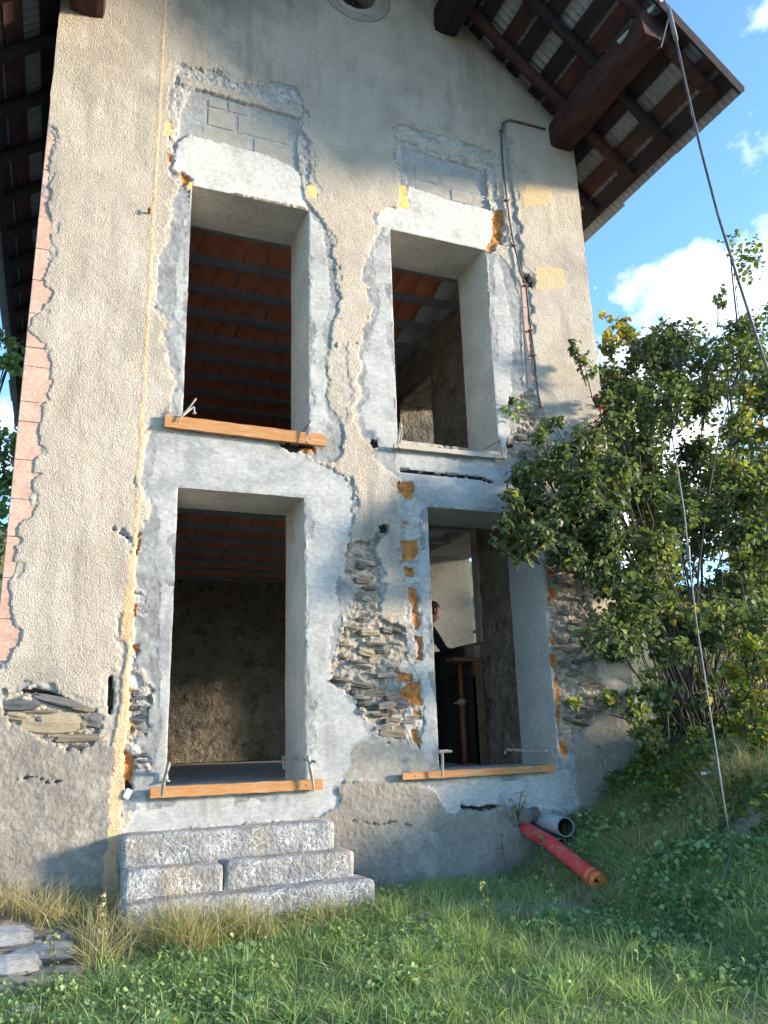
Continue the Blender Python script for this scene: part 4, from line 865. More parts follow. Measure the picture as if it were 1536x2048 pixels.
mb.obj('bench_clamp', M['steel'], None, origin=None, label='steel clamp standing on the sill of the inner side window', category='clamp'); bpy.data.objects['bench_clamp'].location = (4.12, 7.75, 2.43)
MB().box((3.93, 7.225, 1.24), (3.99, 8.62, 2.09)).obj('shade_sheet', M['dark'], None, origin=(3.96, 8.0, 1.24), label='added near-black sheet standing in for the shade below the inner side window', category='sheet')  # added sheet; its near-black stands in for shade on the wall below the sill

# person: continuous skinned body
def skin_body(name, joints, edges, m, parent, sub=2):
    me = bpy.data.meshes.new(name); me.from_pydata([j[:3] for j in joints], edges, []); o = obj(name, me, m, parent)
    sk = o.modifiers.new('skin', 'SKIN'); sk.use_smooth_shade = True
    for i, j in enumerate(joints):
        r_ = j[3]; me.skin_vertices[0].data[i].radius = r_ if isinstance(r_, tuple) else (r_, r_)
    me.skin_vertices[0].data[0].use_root = True
    ss = o.modifiers.new('sub', 'SUBSURF'); ss.levels = sub; ss.render_levels = sub; return o
PN = empty('person', (3.62, 7.98, 1.235), 'person in a dark jacket leaning at the inner side window, mostly behind the door jamb', 'person'); PN.rotation_euler.z = R(-90)   # faces +x
# local axes: +y forward, +x to the person's right side, z up
J = [(0,0,.94,(.15,.11)), (0,.02,1.12,(.145,.10)), (0,.08,1.30,(.165,.11)), (0,.12,1.42,(.10,.085)), (0,.15,1.48,.055), (0,.18,1.54,.052),
     (.19,.11,1.38,.062), (.27,.22,1.16,.046), (.20,.42,1.15,.036), (.18,.50,1.16,.027),
     (-.19,.11,1.38,.062), (-.30,.20,1.18,.046), (-.22,.42,1.16,.036), (-.20,.50,1.17,.027),
     (.10,0,.88,.09), (.11,.03,.50,.060), (.12,-.01,.09,.042), (.12,.10,.03,.036), (.12,.18,.02,.028),
     (-.10,0,.88,.09), (-.11,.06,.50,.060), (-.12,.02,.09,.042), (-.12,.13,.03,.036), (-.12,.21,.02,.028)]
E_ = [(0,1),(1,2),(2,3),(3,4),(4,5),(3,6),(6,7),(7,8),(8,9),(3,10),(10,11),(11,12),(12,13),(0,14),(14,15),(15,16),(16,17),(17,18),(0,19),(19,20),(20,21),(21,22),(22,23)]
skin_body('body', J, E_, M['jacket'], PN)
def head():
    bm = bmesh.new(); bmesh.ops.create_uvsphere(bm, u_segments=24, v_segments=18, radius=1)
    for v in bm.verts:
        x, y, z_ = v.co; s = 1.0
        w = .074 if z_ > 0 else .074*(1-.25*(-z_)**1.5); d = .096 if z_ > -.2 else .090
        nx2, ny2, nz2 = x*w, y*d+(.010 if z_ < -.3 and y > 0 else 0), z_*.118
        if y > .82 and abs(x) < .22 and -.35 < z_ < .12: ny2 += .020*(1-abs(x)/.22)*(1-abs(z_+.22)/.4)        # nose
        if y > .75 and abs(abs(x)-.38) < .16 and .0 < z_ < .2: ny2 -= .008                                # eye sockets
        if y > .75 and -.62 < z_ < -.5 and abs(x) < .35: ny2 += .005                                          # lips
        v.co = (nx2, ny2, nz2)
    me = bpy.data.meshes.new('head'); bm.to_mesh(me); bm.free(); me.polygons.foreach_set('use_smooth', np.ones(len(me.polygons), bool)); return me
hd = obj('head', head(), M['skin'], PN); hd.location = (0, .22, 1.62); hd.rotation_euler.x = R(-18)
hm = bmesh.new(); bmesh.ops.create_uvsphere(hm, u_segments=24, v_segments=18, radius=1); bmesh.ops.delete(hm, geom=[v for v in hm.verts if (v.co.y > .30 and v.co.z < .42) or v.co.z < -.45], context='VERTS')
for v in hm.verts: v.co = (v.co.x*.080, v.co.y*.102-.003, v.co.z*.124+.003)
me = bpy.data.meshes.new('hair'); hm.to_mesh(me); hm.free(); obj('hair', me, M['hair'], hd)
for sx in (-1, 1):
    ear = obj('ear', MB().tube([(sx*.072, -.005, -.025), (sx*.082, -.008, .0), (sx*.078, -.004, .025)], [.008, .014, .009], 8).mesh('ear', True), M['skin'], hd)
    eye = bmesh.new(); bmesh.ops.create_uvsphere(eye, u_segments=10, v_segments=8, radius=.011); me = bpy.data.meshes.new('eye'); eye.to_mesh(me); eye.free(); e_ = obj('eye', me, M['white'], hd); e_.location = (sx*.028, .082, .012)
    hx, hy, hz_ = sx*.19, .50, 1.163
    hj = [(hx, hy, hz_, .026), (hx, hy+.045, hz_, (.036, .016)), (hx, hy+.08, hz_, (.036, .014))]; he = [(0, 1), (1, 2)]
    for fi, (off, ln) in enumerate(((-.028, .062), (-.010, .072), (.009, .068), (.027, .052))):
        k0 = len(hj); hj += [(hx+off, hy+.085, hz_, .0095), (hx+off*1.1, hy+.085+ln*.5, hz_-.006, .0088), (hx+off*1.1, hy+.085+ln*.8, hz_-.026, .0078)]; he += [(2, k0), (k0, k0+1), (k0+1, k0+2)]
    k0 = len(hj); hj += [(hx-sx*.034, hy+.045, hz_-.004, .012), (hx-sx*.055, hy+.080, hz_-.016, .010)]; he += [(1, k0), (k0, k0+1)]
    skin_body('hand', hj, he, M['skin'], PN)

# ------------------------------------------------------------------ leaves
def leaf_shape(kind):
    if kind == 'heart': pts = [(0, 0), (.36, .10), (.50, .34), (.36, .66), (0, 1.05), (-.36, .66), (-.50, .34), (-.36, .10)]; z_ = [0, .10, .14, .08, -.10, .08, .14, .10]; f = [(0, 1, 2, 3), (0, 3, 4, 4), (0, 4, 5, 5), (0, 5, 6, 7)]
    v = np.array([(a, b, c) for (a, b), c in zip(pts, z_)]); 
    f = np.array([(0, 1, 2), (0, 2, 3), (0, 3, 4), (0, 4, 5), (0, 5, 6), (0, 6, 7)]); return v, f
LV, LF = leaf_shape('heart')
def scatter_mesh(name, pos, size, tint, m, base=(LV, LF), droop=.5, rng=RNG, parent=None, **kw):
    n = len(pos); V0, F0 = base; yaw = rng.uniform(0, 2*np.pi, n); pitch = rng.normal(-droop, .5, n); roll = rng.normal(0, .5, n)
    cy, sy, cp, sp, cr, sr = np.cos(yaw), np.sin(yaw), np.cos(pitch), np.sin(pitch), np.cos(roll), np.sin(roll)
    Z0 = np.zeros(n); O1 = np.ones(n)
    Rz = np.stack([np.stack([cy, -sy, Z0], -1), np.stack([sy, cy, Z0], -1), np.stack([Z0, Z0, O1], -1)], -2)
    Rx = np.stack([np.stack([O1, Z0, Z0], -1), np.stack([Z0, cp, -sp], -1), np.stack([Z0, sp, cp], -1)], -2)
    Ry = np.stack([np.stack([cr, Z0, sr], -1), np.stack([Z0, O1, Z0], -1), np.stack([-sr, Z0, cr], -1)], -2)
    RR = Rz @ Rx @ Ry; v = np.einsum('nij,vj->nvi', RR, V0)*np.asarray(size)[:, None, None]+np.asarray(pos)[:, None, :]
    f = (F0[None]+(np.arange(n)*len(V0))[:, None, None]).reshape(-1, F0.shape[1])
    me = new_mesh(name, v.reshape(-1, 3), f, False); at = me.attributes.new('tint', 'FLOAT', 'POINT'); at.data.foreach_set('value', np.repeat(np.asarray(tint, np.float32), len(V0)))
    return obj(name, me, M[m], parent, **kw)
def house_clear(p, pad=.06):      # keep leaves out of the building
    return ~((p[:, 0] > XL-pad) & (p[:, 0] < XR+pad) & (p[:, 1] > WY-pad) & (p[:, 2] < 9))

def make_bush(name, label, cat, base, clumps, nstem, m, leafsize, seed, dens=1.0, singles=0, stem_r=.022, tintf=None, droop=.5, group=None):
    rng = np.random.default_rng(seed); base = Vector(base); root = empty(name, tuple(base), label, cat, group); B = np.array(base)
    P_, S_, T_ = [], [], []; mb = MB(); tw = MB()
    for ci, (px, py, y, r_, n) in enumerate(clumps):
        c = np.array(P(px, py, y)); n = int(n*dens); d = rng.normal(0, 1, (n, 3)); d /= np.linalg.norm(d, axis=1, keepdims=True)
        rad = r_*rng.random(n)**.45; p = c+d*rad[:, None]*np.array([1.1, .95, .95])
        # break the clump into sprays
        ns = max(3, int(n/22)); sc = c+rng.normal(0, r_*.55, (ns, 3)); a = rng.integers(0, ns, n); p = .55*(sc[a]+rng.normal(0, r_*.22, (n, 3)))+.45*p
        P_.append(p); S_.append(leafsize*rng.uniform(.42, 1.32, n)); hue = rng.normal(.0, .13)+(tintf(px, py) if tintf else .4); T_.append(np.clip(hue+rng.normal(0, .16, n), 0, 1))
        st = Vector(B+np.array([rng.normal(0, .10), rng.normal(0, .10), -.05])); e_ = Vector(c); mid = st.lerp(e_, .5)+Vector((rng.normal(0, .12), rng.normal(0, .1), .25*abs(e_.z-st.z)*.5+rng.normal(0, .05)))
        rr = stem_r*rng.uniform(.35, .8); ptsb = [(st*(1-t)**2+mid*2*t*(1-t)+e_*t*t)+Vector((rng.normal(0, .012), rng.normal(0, .012), 0)) for t in np.linspace(0, 1, 9)]
        if ci % 5 == 0 or ci < nstem: mb.tube(ptsb, [rr*(1-.75*t) for t in np.linspace(0, 1, 9)], 5, cap=False)
        for s_ in range(ns):
            if s_ % 2: continue
            tw.tube([e_.lerp(mid, .25), Vector(.5*c+.5*sc[s_]), Vector(sc[s_]+rng.normal(0, .03, 3))], [.005, .0035, .002], 3, cap=False)
    for i in range(nstem):                # main stems
        a = rng.uniform(0, 6.28); k = clumps[i % len(clumps)]; e_ = P(k[0], k[1], k[2]); st = base+Vector((.16*math.cos(a), .13*math.sin(a), -.06)); mid = st.lerp(e_, .45)+Vector((0, 0, .35))
        mb.tube([(st*(1-t)**2+mid*2*t*(1-t)+e_*t*t)+Vector((rng.normal(0, .015), rng.normal(0, .015), 0)) for t in np.linspace(0, 1, 11)], [stem_r*(1-.7*t)*rng.uniform(.9, 1.1) for t in np.linspace(0, 1, 11)], 7, cap=False)
    Pa = np.vstack(P_); Sa = np.concatenate(S_); Ta = np.concatenate(T_); k = house_clear(Pa) & (Pa[:, 2] > gh(Pa[:, 0], Pa[:, 1])+.03); Pa, Sa, Ta = Pa[k], Sa[k], Ta[k]
    if singles:                             # the leaves that show largest are parts of their own
        v = (Pa-np.array([0, 0, EYE])) @ CM.T; u = CX+FPX*v[:, 0]/v[:, 2]; w = CY-FPX*v[:, 1]/v[:, 2]; vis = (u > 0) & (u < 1536) & (w > 0) & (w < 2048)
        score = np.where(vis, Sa/v[:, 2], 0); idx = np.argsort(-score)[:singles]; lm = []
        for q in range(1):
            me = new_mesh('leaf', LV, LF, False); at = me.attributes.new('tint', 'FLOAT', 'POINT'); me.materials.append(M[m+'1'] if m+'1' in M else M[m]); lm.append(me)
        for i in idx:
            l = bpy.data.objects.new('leaf', lm[0]); COL.objects.link(l); l.parent = root; l.location = Vector(Pa[i])-base; s_ = float(Sa[i]); l.scale = (s_, s_, s_)
            l.rotation_euler = (rng.normal(-droop, .5), rng.normal(0, .5), rng.uniform(0, 6.28))
        k = np.ones(len(Pa), bool); k[idx] = False; Pa, Sa, Ta = Pa[k], Sa[k], Ta[k]
    scatter_mesh('foliage', Pa-B, Sa, Ta, m, rng=rng, parent=root, kind='stuff', droop=droop)
    mb.v = [Vector(v)-base for v in mb.v]; obj('stems', mb.mesh('stems', True), M['bark'], root)
    tw.v = [Vector(v)-base for v in tw.v]; obj('twigs', tw.mesh('twigs'), M['bark'], root, kind='stuff'); return root

cl = []
rs = random.Random(12)
def put(x0, x1, y0, y1, step, ylo, yhi, r0, r1, n, cond=None):
    x = x0
    while x < x1:
        y = y0
        while y < y1:
            a, b = x+rs.uniform(-.45, .45)*step, y+rs.uniform(-.45, .45)*step
            if cond is None or cond(a, b): cl.append((a, b, rs.uniform(ylo, yhi), rs.uniform(r0, r1), n))
            y += step
        x += step
def top(x): return np.interp(x, [1130, 1200, 1240, 1300, 1400, 1470, 1536, 1800], [730, 700, 700, 660, 625, 600, 620, 560])
put(1195, 1680, 600, 1000, 56, 5.6, 7.2, .20, .34, 330, lambda a, b: b > top(a)+30 and (a > 1215 or b > 700))
put(1225, 1640, 990, 1260, 60, 5.2, 6.6, .20, .32, 300)
put(1040, 1240, 860, 1130, 46, 5.05, 5.6, .13, .22, 170, lambda a, b: b < 1130-(1240-a)*.15 and b > 960-(a-1040)*.75)
put(1330, 1640, 1230, 1440, 66, 5.0, 6.4, .14, .26, 130, lambda a, b: rs.random() < .6)
put(1130, 1330, 1150, 1400, 56, 5.0, 5.7, .12, .20, 110, lambda a, b: a > 1130+(b-1150)*.35 and rs.random() < .75)
put(1280, 1680, 950, 1470, 84, 6.6, 8.2, .30, .44, 300)
put(1290, 1560, 1240, 1480, 56, 4.95, 5.7, .11, .20, 90, lambda a, b: rs.random() < .85)
put(1180, 1320, 1080, 1330, 60, 5.1, 5.6, .12, .2, 90, lambda a, b: a > 1180+(b-1080)*.3)
cl += [(1222,690,6.2,.16,110),(1248,662,6.3,.16,110),(1215,745,6.0,.16,120),(1262,720,6.3,.2,160),(1240,775,6.0,.2,170),(1290,690,6.5,.2,160),(1225,820,5.9,.18,150)]
cl += [(1350,740,6.8,.30,260),(1400,780,6.8,.30,260),(1310,700,6.8,.24,160),(1365,820,7.0,.3,200),(1330,860,7.0,.3,200)]
cl += [(1020,990,5.2,.12,60),(1005,1040,5.2,.10,45),(985,1080,5.2,.04,14),(1050,1105,5.2,.12,70),(1150,695,5.55,.13,30),(1172,730,5.55,.14,44),(1215,790,5.5,.12,60),(1075,870,5.5,.13,70),(1110,850,5.5,.10,40),(1150,900,5.4,.15,90),(1060,1000,5.3,.16,100),
       (1150,1410,5.1,.08,26),(1215,1395,5.1,.08,22),(1245,640,6.6,.12,40),(1340,640,6.6,.16,60),(1440,600,6.6,.14,50)]
lil = make_bush('lilac_bush', 'large lilac bush with heart shaped green leaves at the right corner of the house', 'bush', (5.30, 5.75, float(gh(5.30, 5.75))), cl, 9, 'leaf', .052, 21, 1.35, 290, .020,
                lambda px, py: .34+.16*min(max((px-1250)/280, 0), 1)+.10*(1 if py > 1250 else 0)+(.35 if px < 1290 and 600 < py < 720 and px > 1180 else 0))
cl = []
put(1450, 2300, 560, 1150, 110, 6.2, 8.5, .3, .5, 200)
make_bush('lilac_bush', 'second leafy bush with a yellow tinge behind the first at the picture edge', 'bush', (8.2, 7.6, float(gh(8.2, 7.6))), cl, 16, 'leaf_y', .07, 22, .8, 0, .03, lambda px, py: .35)
cl = [(x, y, yy, .16, 80) for x, y, yy in ((1500,1290,4.9),(1540,1340,4.8),(1490,1380,4.9),(1530,1410,4.8),(1465,1350,5.0),(1580,1300,4.8),(1590,1400,4.7),(1500,1450,4.8),(1560,1240,4.9))]
b_ = P(1530, 1500, 4.9); make_bush('young_shrub', 'low shrub with bright yellow green leaves under the bush at right edge', 'shrub', (b_.x, 4.9, float(gh(b_.x, 4.9))), cl, 8, 'leaf_y', .055, 23, 1.0, 0, .008, lambda px, py: .55)
# bare upright stems in the bush
rng = np.random.default_rng(5)
TH = empty('stem_thicket', (5.6, 5.6, float(gh(5.6, 5.6))), 'thicket of thin bare upright stems at the foot of the bush', 'stems'); mb = MB()
for i in range(46):
    bx = P(rng.uniform(1330, 1560), 1480, rng.uniform(5.1, 6.2)); bx.z = float(gh(bx.x, bx.y))-.03; le = rng.normal(-.10, .22); hh = rng.uniform(.6, 1.7)
    pts_ = [bx+Vector((le*t*hh+rng.normal(0, .012), rng.normal(0, .02)*t, hh*t)) for t in np.linspace(0, 1, 7)]; mb.tube(pts_, [.009*(1-.7*t)*rng.uniform(.6, 1.5) for t in np.linspace(0, 1, 7)], 4, cap=False)
mb.v = [Vector(v)-Vector(TH.location) for v in mb.v]; obj('bare_stems', mb.mesh('bare_stems'), M['bark'], TH, kind='stuff')
# left of the house: trees seen past the corner
cl = [(x, y, yy, r_, n) for x, y, yy, r_, n in ((15,730,9.5,.22,60),(30,690,9.5,.12,26),(5,660,9.5,.15,24),(18,880,12,.5,260),(-30,900,12,.5,260),(20,960,12,.5,260),(-20,1020,12,.5,240),(10,1080,12,.4,200),(-60,820,12,.6,200),(-40,1140,12,.5,200))]
make_bush('green_shrub', 'dark green shrub seen past the left corner of the house', 'shrub', (-2.0, 12, float(gh(-2.0, 12))), cl, 6, 'weed', .09, 31, 1.0, 0, .03, lambda px, py: .5)
# creeper with dark red leaves on the corner, and small plant on the ledge
rng = np.random.default_rng(8)
def sprig(name, label, cat, px, py, y, spots, m, size, tint):
    root = empty(name, tuple(P(px, py, y)), label, cat); O = np.array(P(px, py, y)); pos = []; mb = MB()
    for (a, b, n, rad) in spots:
        c = np.array(P(a, b, y)); pos.append(c+rng.normal(0, rad, (n, 3))*np.array([1, .5, 1])); mb.tube([Vector((0, 0, 0)), Vector((c-O)*.5)+Vector((0, -.01, .02)), Vector(c-O)], [.005, .004, .002], 5, cap=False)
    pos = np.vstack(pos)-O; scatter_mesh('leaves', pos, size*rng.uniform(.7, 1.2, len(pos)), np.clip(rng.normal(tint, .15, len(pos)), 0, 1), m, rng=rng, parent=root); obj('stem', mb.mesh('stem'), M['bark'], root)
sprig('red_creeper', 'sprig of dark red creeper leaves against the right corner of the house', 'creeper', 1205, 870, 5.62, [(1196,795,7,.022),(1200,812,8,.025),(1192,848,6,.022),(1206,830,5,.03)], 'leaf_red', .06, .5)
sprig('ledge_plant', 'small leafy plant growing from the broken ledge right of the upper right opening', 'plant', 1055, 830, 5.68, [(1015,815,8,.02),(1035,805,10,.03),(1050,812,10,.03),(1030,828,8,.02)], 'weed', .045, .5)
sprig('ragged_weed', 'dry ragged weed growing out of the crack above the red pipe', 'weed', 1035, 1640, 5.62, [(1022,1596,6,.012),(1034,1610,10,.02),(1042,1585,6,.012),(1030,1625,10,.02),(1050,1600,5,.012)], 'dry', .026, .55)
sprig('yellow_sprig', 'branch tip with bright yellow leaves against the sky beside the house corner', 'branch', 1290, 720, 6.0, [(1205,632,12,.03),(1220,640,12,.04),(1238,652,14,.05),(1215,668,14,.05),(1235,680,14,.05),(1255,668,10,.04)], 'leaf_y', .055, .85)

# ------------------------------------------------------------------ grass and weeds
def blades(name, n, area, hfun, wid, m, tint, lean, rng, cond=None, label=None, kind='stuff', parent=None, seg=3, clump=0):
    x = rng.uniform(area[0], area[1], n); y = rng.uniform(area[2], area[3], n)
    if clump:
        cx = rng.uniform(area[0], area[1], clump); cy = rng.uniform(area[2], area[3], clump); a = rng.integers(0, clump, n); f = rng.random(n) < .7
        x = np.where(f, cx[a]+rng.normal(0, .045, n), x); y = np.where(f, cy[a]+rng.normal(0, .045, n), y)
    k = ~((y > WY-.03) & (x < XR+.02) & (x > XL-.02)) & ~((x > .42) & (x < 1.98) & (y > 5.09))
    if cond is not None: k &= cond(x, y)
    x, y = x[k], y[k]; n = len(x); z = gh(x, y); h = hfun(x, y, rng, n); yaw = rng.uniform(0, 2*np.pi, n); ln = np.abs(rng.normal(lean, lean*.6, n)); tw = rng.uniform(0, 2*np.pi, n)
    w = wid*rng.uniform(.6, 1.3, n); rows = []
    for s in range(seg+1):
        t = s/seg; off = ln*h*t**1.7; hz_ = h*(t-.35*np.minimum(ln, 1.6)*t*t*.6); ww = w*(1-t**1.5)*.5
        cx_ = x+np.cos(yaw)*off; cy_ = y+np.sin(yaw)*off; cz = z+hz_-.005
        rows.append(np.stack([cx_-np.sin(tw)*ww, cy_+np.cos(tw)*ww, cz], -1))
        if s < seg: rows.append(np.stack([cx_+np.sin(tw)*ww, cy_-np.cos(tw)*ww, cz], -1))
    v = np.stack(rows, 1); nv = v.shape[1]; f = []
    for s in range(seg-1): f += [(2*s, 2*s+1, 2*s+3), (2*s, 2*s+3, 2*s+2)]
    f.append((2*(seg-1), 2*(seg-1)+1, 2*seg)); f = np.array(f); F_ = (f[None]+(np.arange(n)*nv)[:, None, None]).reshape(-1, 3)
    me = new_mesh(name, v.reshape(-1, 3), F_, False); at = me.attributes.new('tint', 'FLOAT', 'POINT'); at.data.foreach_set('value', np.repeat(tint(x, y, rng, n).astype(np.float32), nv))
    return obj(name, me, M[m], parent, kind=kind, **({'label': label} if label else {}))
rng = np.random.default_rng(77)
def bare(x, y):      # thin worn ground near the wall
    n_ = fbm2(x*1.6+3, y*2.6+9, 202, 4); strip = np.clip(1-np.abs(y-5.0)/.75, 0, 1)*np.clip((x-1.6)/.5, 0, 1)*np.clip((3.9-x)/.5, 0, 1); return n_-.55*strip
BC = PZ(1500, 1742, .62)
def inview(x, y):
    p = np.stack([x, y, gh(x, y)-EYE], -1) @ CM.T; u = CX+FPX*p[:, 0]/np.maximum(p[:, 2], .1); v = CY-FPX*p[:, 1]/np.maximum(p[:, 2], .1); return (((x-BC.x)/.20)**2+((y-BC.y)/.11)**2 > 1+.8*fbm2(x*6, y*6, 303, 3)) & (p[:, 2] > .2) & (u > -250) & (u < 1800) & (v < 2350) & (v > 1200)
PATH = lambda x, y: (x < .50) & (y > 4.45+np.clip(x, -1, 1)*.5)
blades('grass', 170000, (-1.2, 6.0, 2.0, 5.8), lambda x, y, r, n: r.uniform(.03, .10, n)*(1+.6*vnoise2(x*3, y*3, 5)), .0050, 'grass', lambda x, y, r, n: np.clip(.40+.28*fbm2(x*2+5, y*2, 44, 3)+r.normal(0, .16, n)+.10*(y > 4.9), 0, 1), 1.35, rng, lambda x, y: inview(x, y) & (bare(x, y) > -.50) & ~PATH(x, y), 'short green lawn grass in front of the house', clump=1500)
blades('grass_tufts', 34000, (-.9, 6.0, 2.0, 5.4), lambda x, y, r, n: r.uniform(.06, .15, n), .005, 'grass', lambda x, y, r, n: np.clip(.5+r.normal(0, .18, n), 0, 1), .95, rng, lambda x, y: inview(x, y) & (vnoise2(x*2.2, y*2.2, 9) > .5) & ~PATH(x, y), 'longer green grass tufts scattered over the lawn', clump=420)
blades('dry_grass', 9000, (-.25, 2.2, 4.25, 5.2), lambda x, y, r, n: r.uniform(.09, .25, n)*(1+.55*(x < 1.15)), .0048, 'dry', lambda x, y, r, n: np.clip(.46+r.normal(0, .28, n), 0, 1), .95, rng, lambda x, y: ((y > 4.60+(x-.4)*.14) & (y < 5.05) & (x > .22)) | ((x < .42) & (x > .18) & (y > 5.0)), 'tall yellowing dry grass growing round the foot of the steps', clump=60)
blades('dry_grass', 1500, (-.38, .42, 5.35, 5.70), lambda x, y, r, n: r.uniform(.12, .30, n), .0045, 'dry', lambda x, y, r, n: np.clip(.6+r.normal(0, .25, n), 0, 1), .9, rng, None, 'brown dry grass leaning along the foot of the wall left of the steps', clump=12)
blades('bank_grass', 60000, (3.7, 7.5, 3.9, 6.3), lambda x, y, r, n: r.uniform(.05, .17, n)*(1+.7*(vnoise2(x*2.5, y*2.5, 77) > .7)), .0062, 'dry', lambda x, y, r, n: np.clip(.44+.3*fbm2(x*1.5, y*1.5, 12, 3)+r.normal(0, .2, n), 0, 1), .8, rng, lambda x, y: inview(x, y) & (y > 4.55-(x-4)*.3), 'long yellow green grass covering the bank below the bush', clump=300)
blades('straw_thatch', 46000, (-1.0, 5.5, 2.0, 5.7), lambda x, y, r, n: r.uniform(.02, .06, n), .004, 'dry', lambda x, y, r, n: np.clip(.55+r.normal(0, .22, n), 0, 1), 2.6, rng, lambda x, y: inview(x, y) & (fbm2(x*1.7+60, y*2.2+20, 501, 4) > -.02) & ~PATH(x, y), 'flattened dead grass lying in patches through the lawn', clump=700)
blades('coarse_tufts', 15000, (-.6, 5.6, 2.3, 5.5), lambda x, y, r, n: r.uniform(.08, .20, n), .0075, 'grass', lambda x, y, r, n: np.clip(.42+r.normal(0, .14, n), 0, 1), 1.0, rng, lambda x, y: inview(x, y) & ~PATH(x, y), 'coarse broad bladed grass tufts standing out of the lawn', clump=130)
# broad weeds: small leaves near the ground
def groundleaves(name, n, area, hmax, size, m, tint, label, cond=None, clump=200):
    cx = rng.uniform(area[0], area[1], clump); cy = rng.uniform(area[2], area[3], clump); a = rng.integers(0, clump, n); x = cx[a]+rng.normal(0, .07, n); y = cy[a]+rng.normal(0, .07, n)
    k = ~((y > WY-.05) & (x < XR+.03)) & ~((x > .42) & (x < 1.98) & (y > 5.09)) & inview(x, y) & ~PATH(x, y)
    if cond is not None: k &= cond(x, y)
    x, y = x[k], y[k]; z = gh(x, y)+rng.random(len(x))**1.5*hmax+.01
    scatter_mesh(name, np.stack([x, y, z], 1), size*rng.uniform(.5, 1.3, len(x)), np.clip(rng.normal(tint, .2, len(x)), 0, 1), m, rng=rng, droop=.1, kind='stuff', label=label)
groundleaves('clover', 30000, (-.8, 5.5, 2.0, 5.7), .06, .018, 'weed', .45, 'low leafy clover and weeds spread through the grass', lambda x, y: bare(x, y) > -.4, 330)
groundleaves('weed_patch', 7000, (2.6, 5.6, 3.6, 5.7), .14, .034, 'weed', .4, 'knee high leafy weeds on the slope right of the red pipe', lambda x, y: (x > 3.15) & ~((x < 3.6) & (y > 4.6)), 80)
groundleaves('broad_weeds', 9000, (.4, 5.5, 2.4, 5.6), .09, .030, 'weed', .5, 'broad leaved weeds growing in patches in the lawn', None, 90)
groundleaves('bank_weeds', 9000, (4.2, 6.8, 4.2, 6.0), .22, .045, 'leaf_y', .35, 'yellow green bramble leaves mixed in the bank grass', None, 60)
groundleaves('path_weeds', 1800, (-.5, 1.0, 3.7, 4.4), .12, .020, 'weed', .5, 'leafy weeds in front of the paving stones at left', None, 50)
# single weeds
def weed(px, py, h, n, m, size, label, tint=.5, lean=0, name='tall_weed', cat='weed', stalkm='bark'):
    p = None
    for z_ in np.linspace(.2, 1.4, 61):
        q = PZ(px, py, float(z_))
        if q.y > 0 and float(gh(q.x, q.y)) <= z_ : p = q; break
    if p is None: p = PZ(px, py, .4)
    p.z = float(gh(p.x, p.y)); root = empty(name, tuple(p), label, cat); mb = MB(); 
    pts_ = [Vector((lean*t*t*h+.01*math.sin(5*t), .02*math.sin(3*t), h*t)) for t in np.linspace(0, 1, 7)]; mb.tube(pts_, [.0045*(1-.6*t) for t in np.linspace(0, 1, 7)], 5, cap=False); obj('stalk', mb.mesh('stalk'), M[stalkm], root)
    pos = []; 
    for i in range(n):
        t = rng.uniform(.12, 1); c = pts_[min(6, int(t*6.99))]; pos.append((c.x+rng.normal(0, .018*(1.3-t)), c.y+rng.normal(0, .018), h*t))
    scatter_mesh('leaves', np.array(pos), size*rng.uniform(.6, 1.2, n), np.clip(rng.normal(tint, .15, n), 0, 1), m, rng=rng, parent=root)
weed(200, 1925, .34, 60, 'dry', .018, 'tall pale flowering weed standing between paving and the steps', .7, .02)
weed(100, 2010, .36, 50, 'dry', .016, 'thin dark seed stalk rising in front of the paving stones at left', .3, .0)
weed(972, 1850, .26, 26, 'dry', .020, 'reddish dry stalk on the lawn below the lower right doorway', .4, 0)
weed(1012, 1760, .34, 30, 'dry', .018, 'thin dry stalk standing against the plinth left of the red pipe', .5, 0)
weed(1110, 1830, .22, 26, 'weed', .022, 'light green upright weed just left of the red pipe end', .8, 0)
weed(1085, 1745, .30, 34, 'weed', .020, 'green weed bending over the middle of the red pipe', .6, .1)
weed(1385, 1850, .18, 24, 'dry', .020, 'small tuft of dry seed heads left of the curled wire', .4, 0)
weed(365, 1790, .22, 10, 'dry', .016, 'lone dry stem in front of the lowest stone step', .6, .05)
weed(150, 1860, .14, 8, 'white', .012, 'tiny white headed weed at the foot of the wall left of steps', .5, .02) if False else None

# paving stones at lower left, loose bits
def gp(px, py, z_=.5, up=0):
    for zz in np.linspace(.1, 1.5, 141):
        q = PZ(px, py, float(zz)) if zz < 1.59 else None
        if q is not None and q.y > 0 and float(gh(q.x, q.y))+up <= zz: return Vector((q.x, q.y, float(gh(q.x, q.y))))
    return PZ(px, py, z_)
def slab(px, py, sx, sy, sz, m, label, rz=0, cat='paving stone', group='flat paving stones at lower left'):
    p = gp(px, py); o = rock('paving_stone', (p.x, p.y, p.z+.012), (sx, sy, sz), m, None, (random.uniform(-.04, .04), random.uniform(-.04, .04), rz)); o['label'] = label; o['category'] = cat
    if group: o['group'] = group
    return o
slab(-10, 1885, .34, .26, .09, 'paving', 'pale flat paving stone at the left picture edge nearest the wall', .3)
slab(88, 1905, .30, .22, .07, 'paving', 'cracked pale paving stone beside the dry grass clump', -.2)
slab(10, 1940, .32, .20, .10, 'paving', 'light thick paving stone in the middle of the left paving', .12)
slab(120, 1950, .26, .16, .07, 'stoneE', 'brownish paving stone between the pale ones and the grass', -.35)
slab(30, 1985, .34, .15, .09, 'stoneE', 'broken grey paving stone lowest at the left edge', .15)
slab(215, 1945, .34, .17, .05, 'stoneA', 'dark bluish flat stone in the grass in front of the steps', .05)
slab(30, 2035, .20, .12, .06, 'paving', 'small pale stone in the bottom left corner', .3)
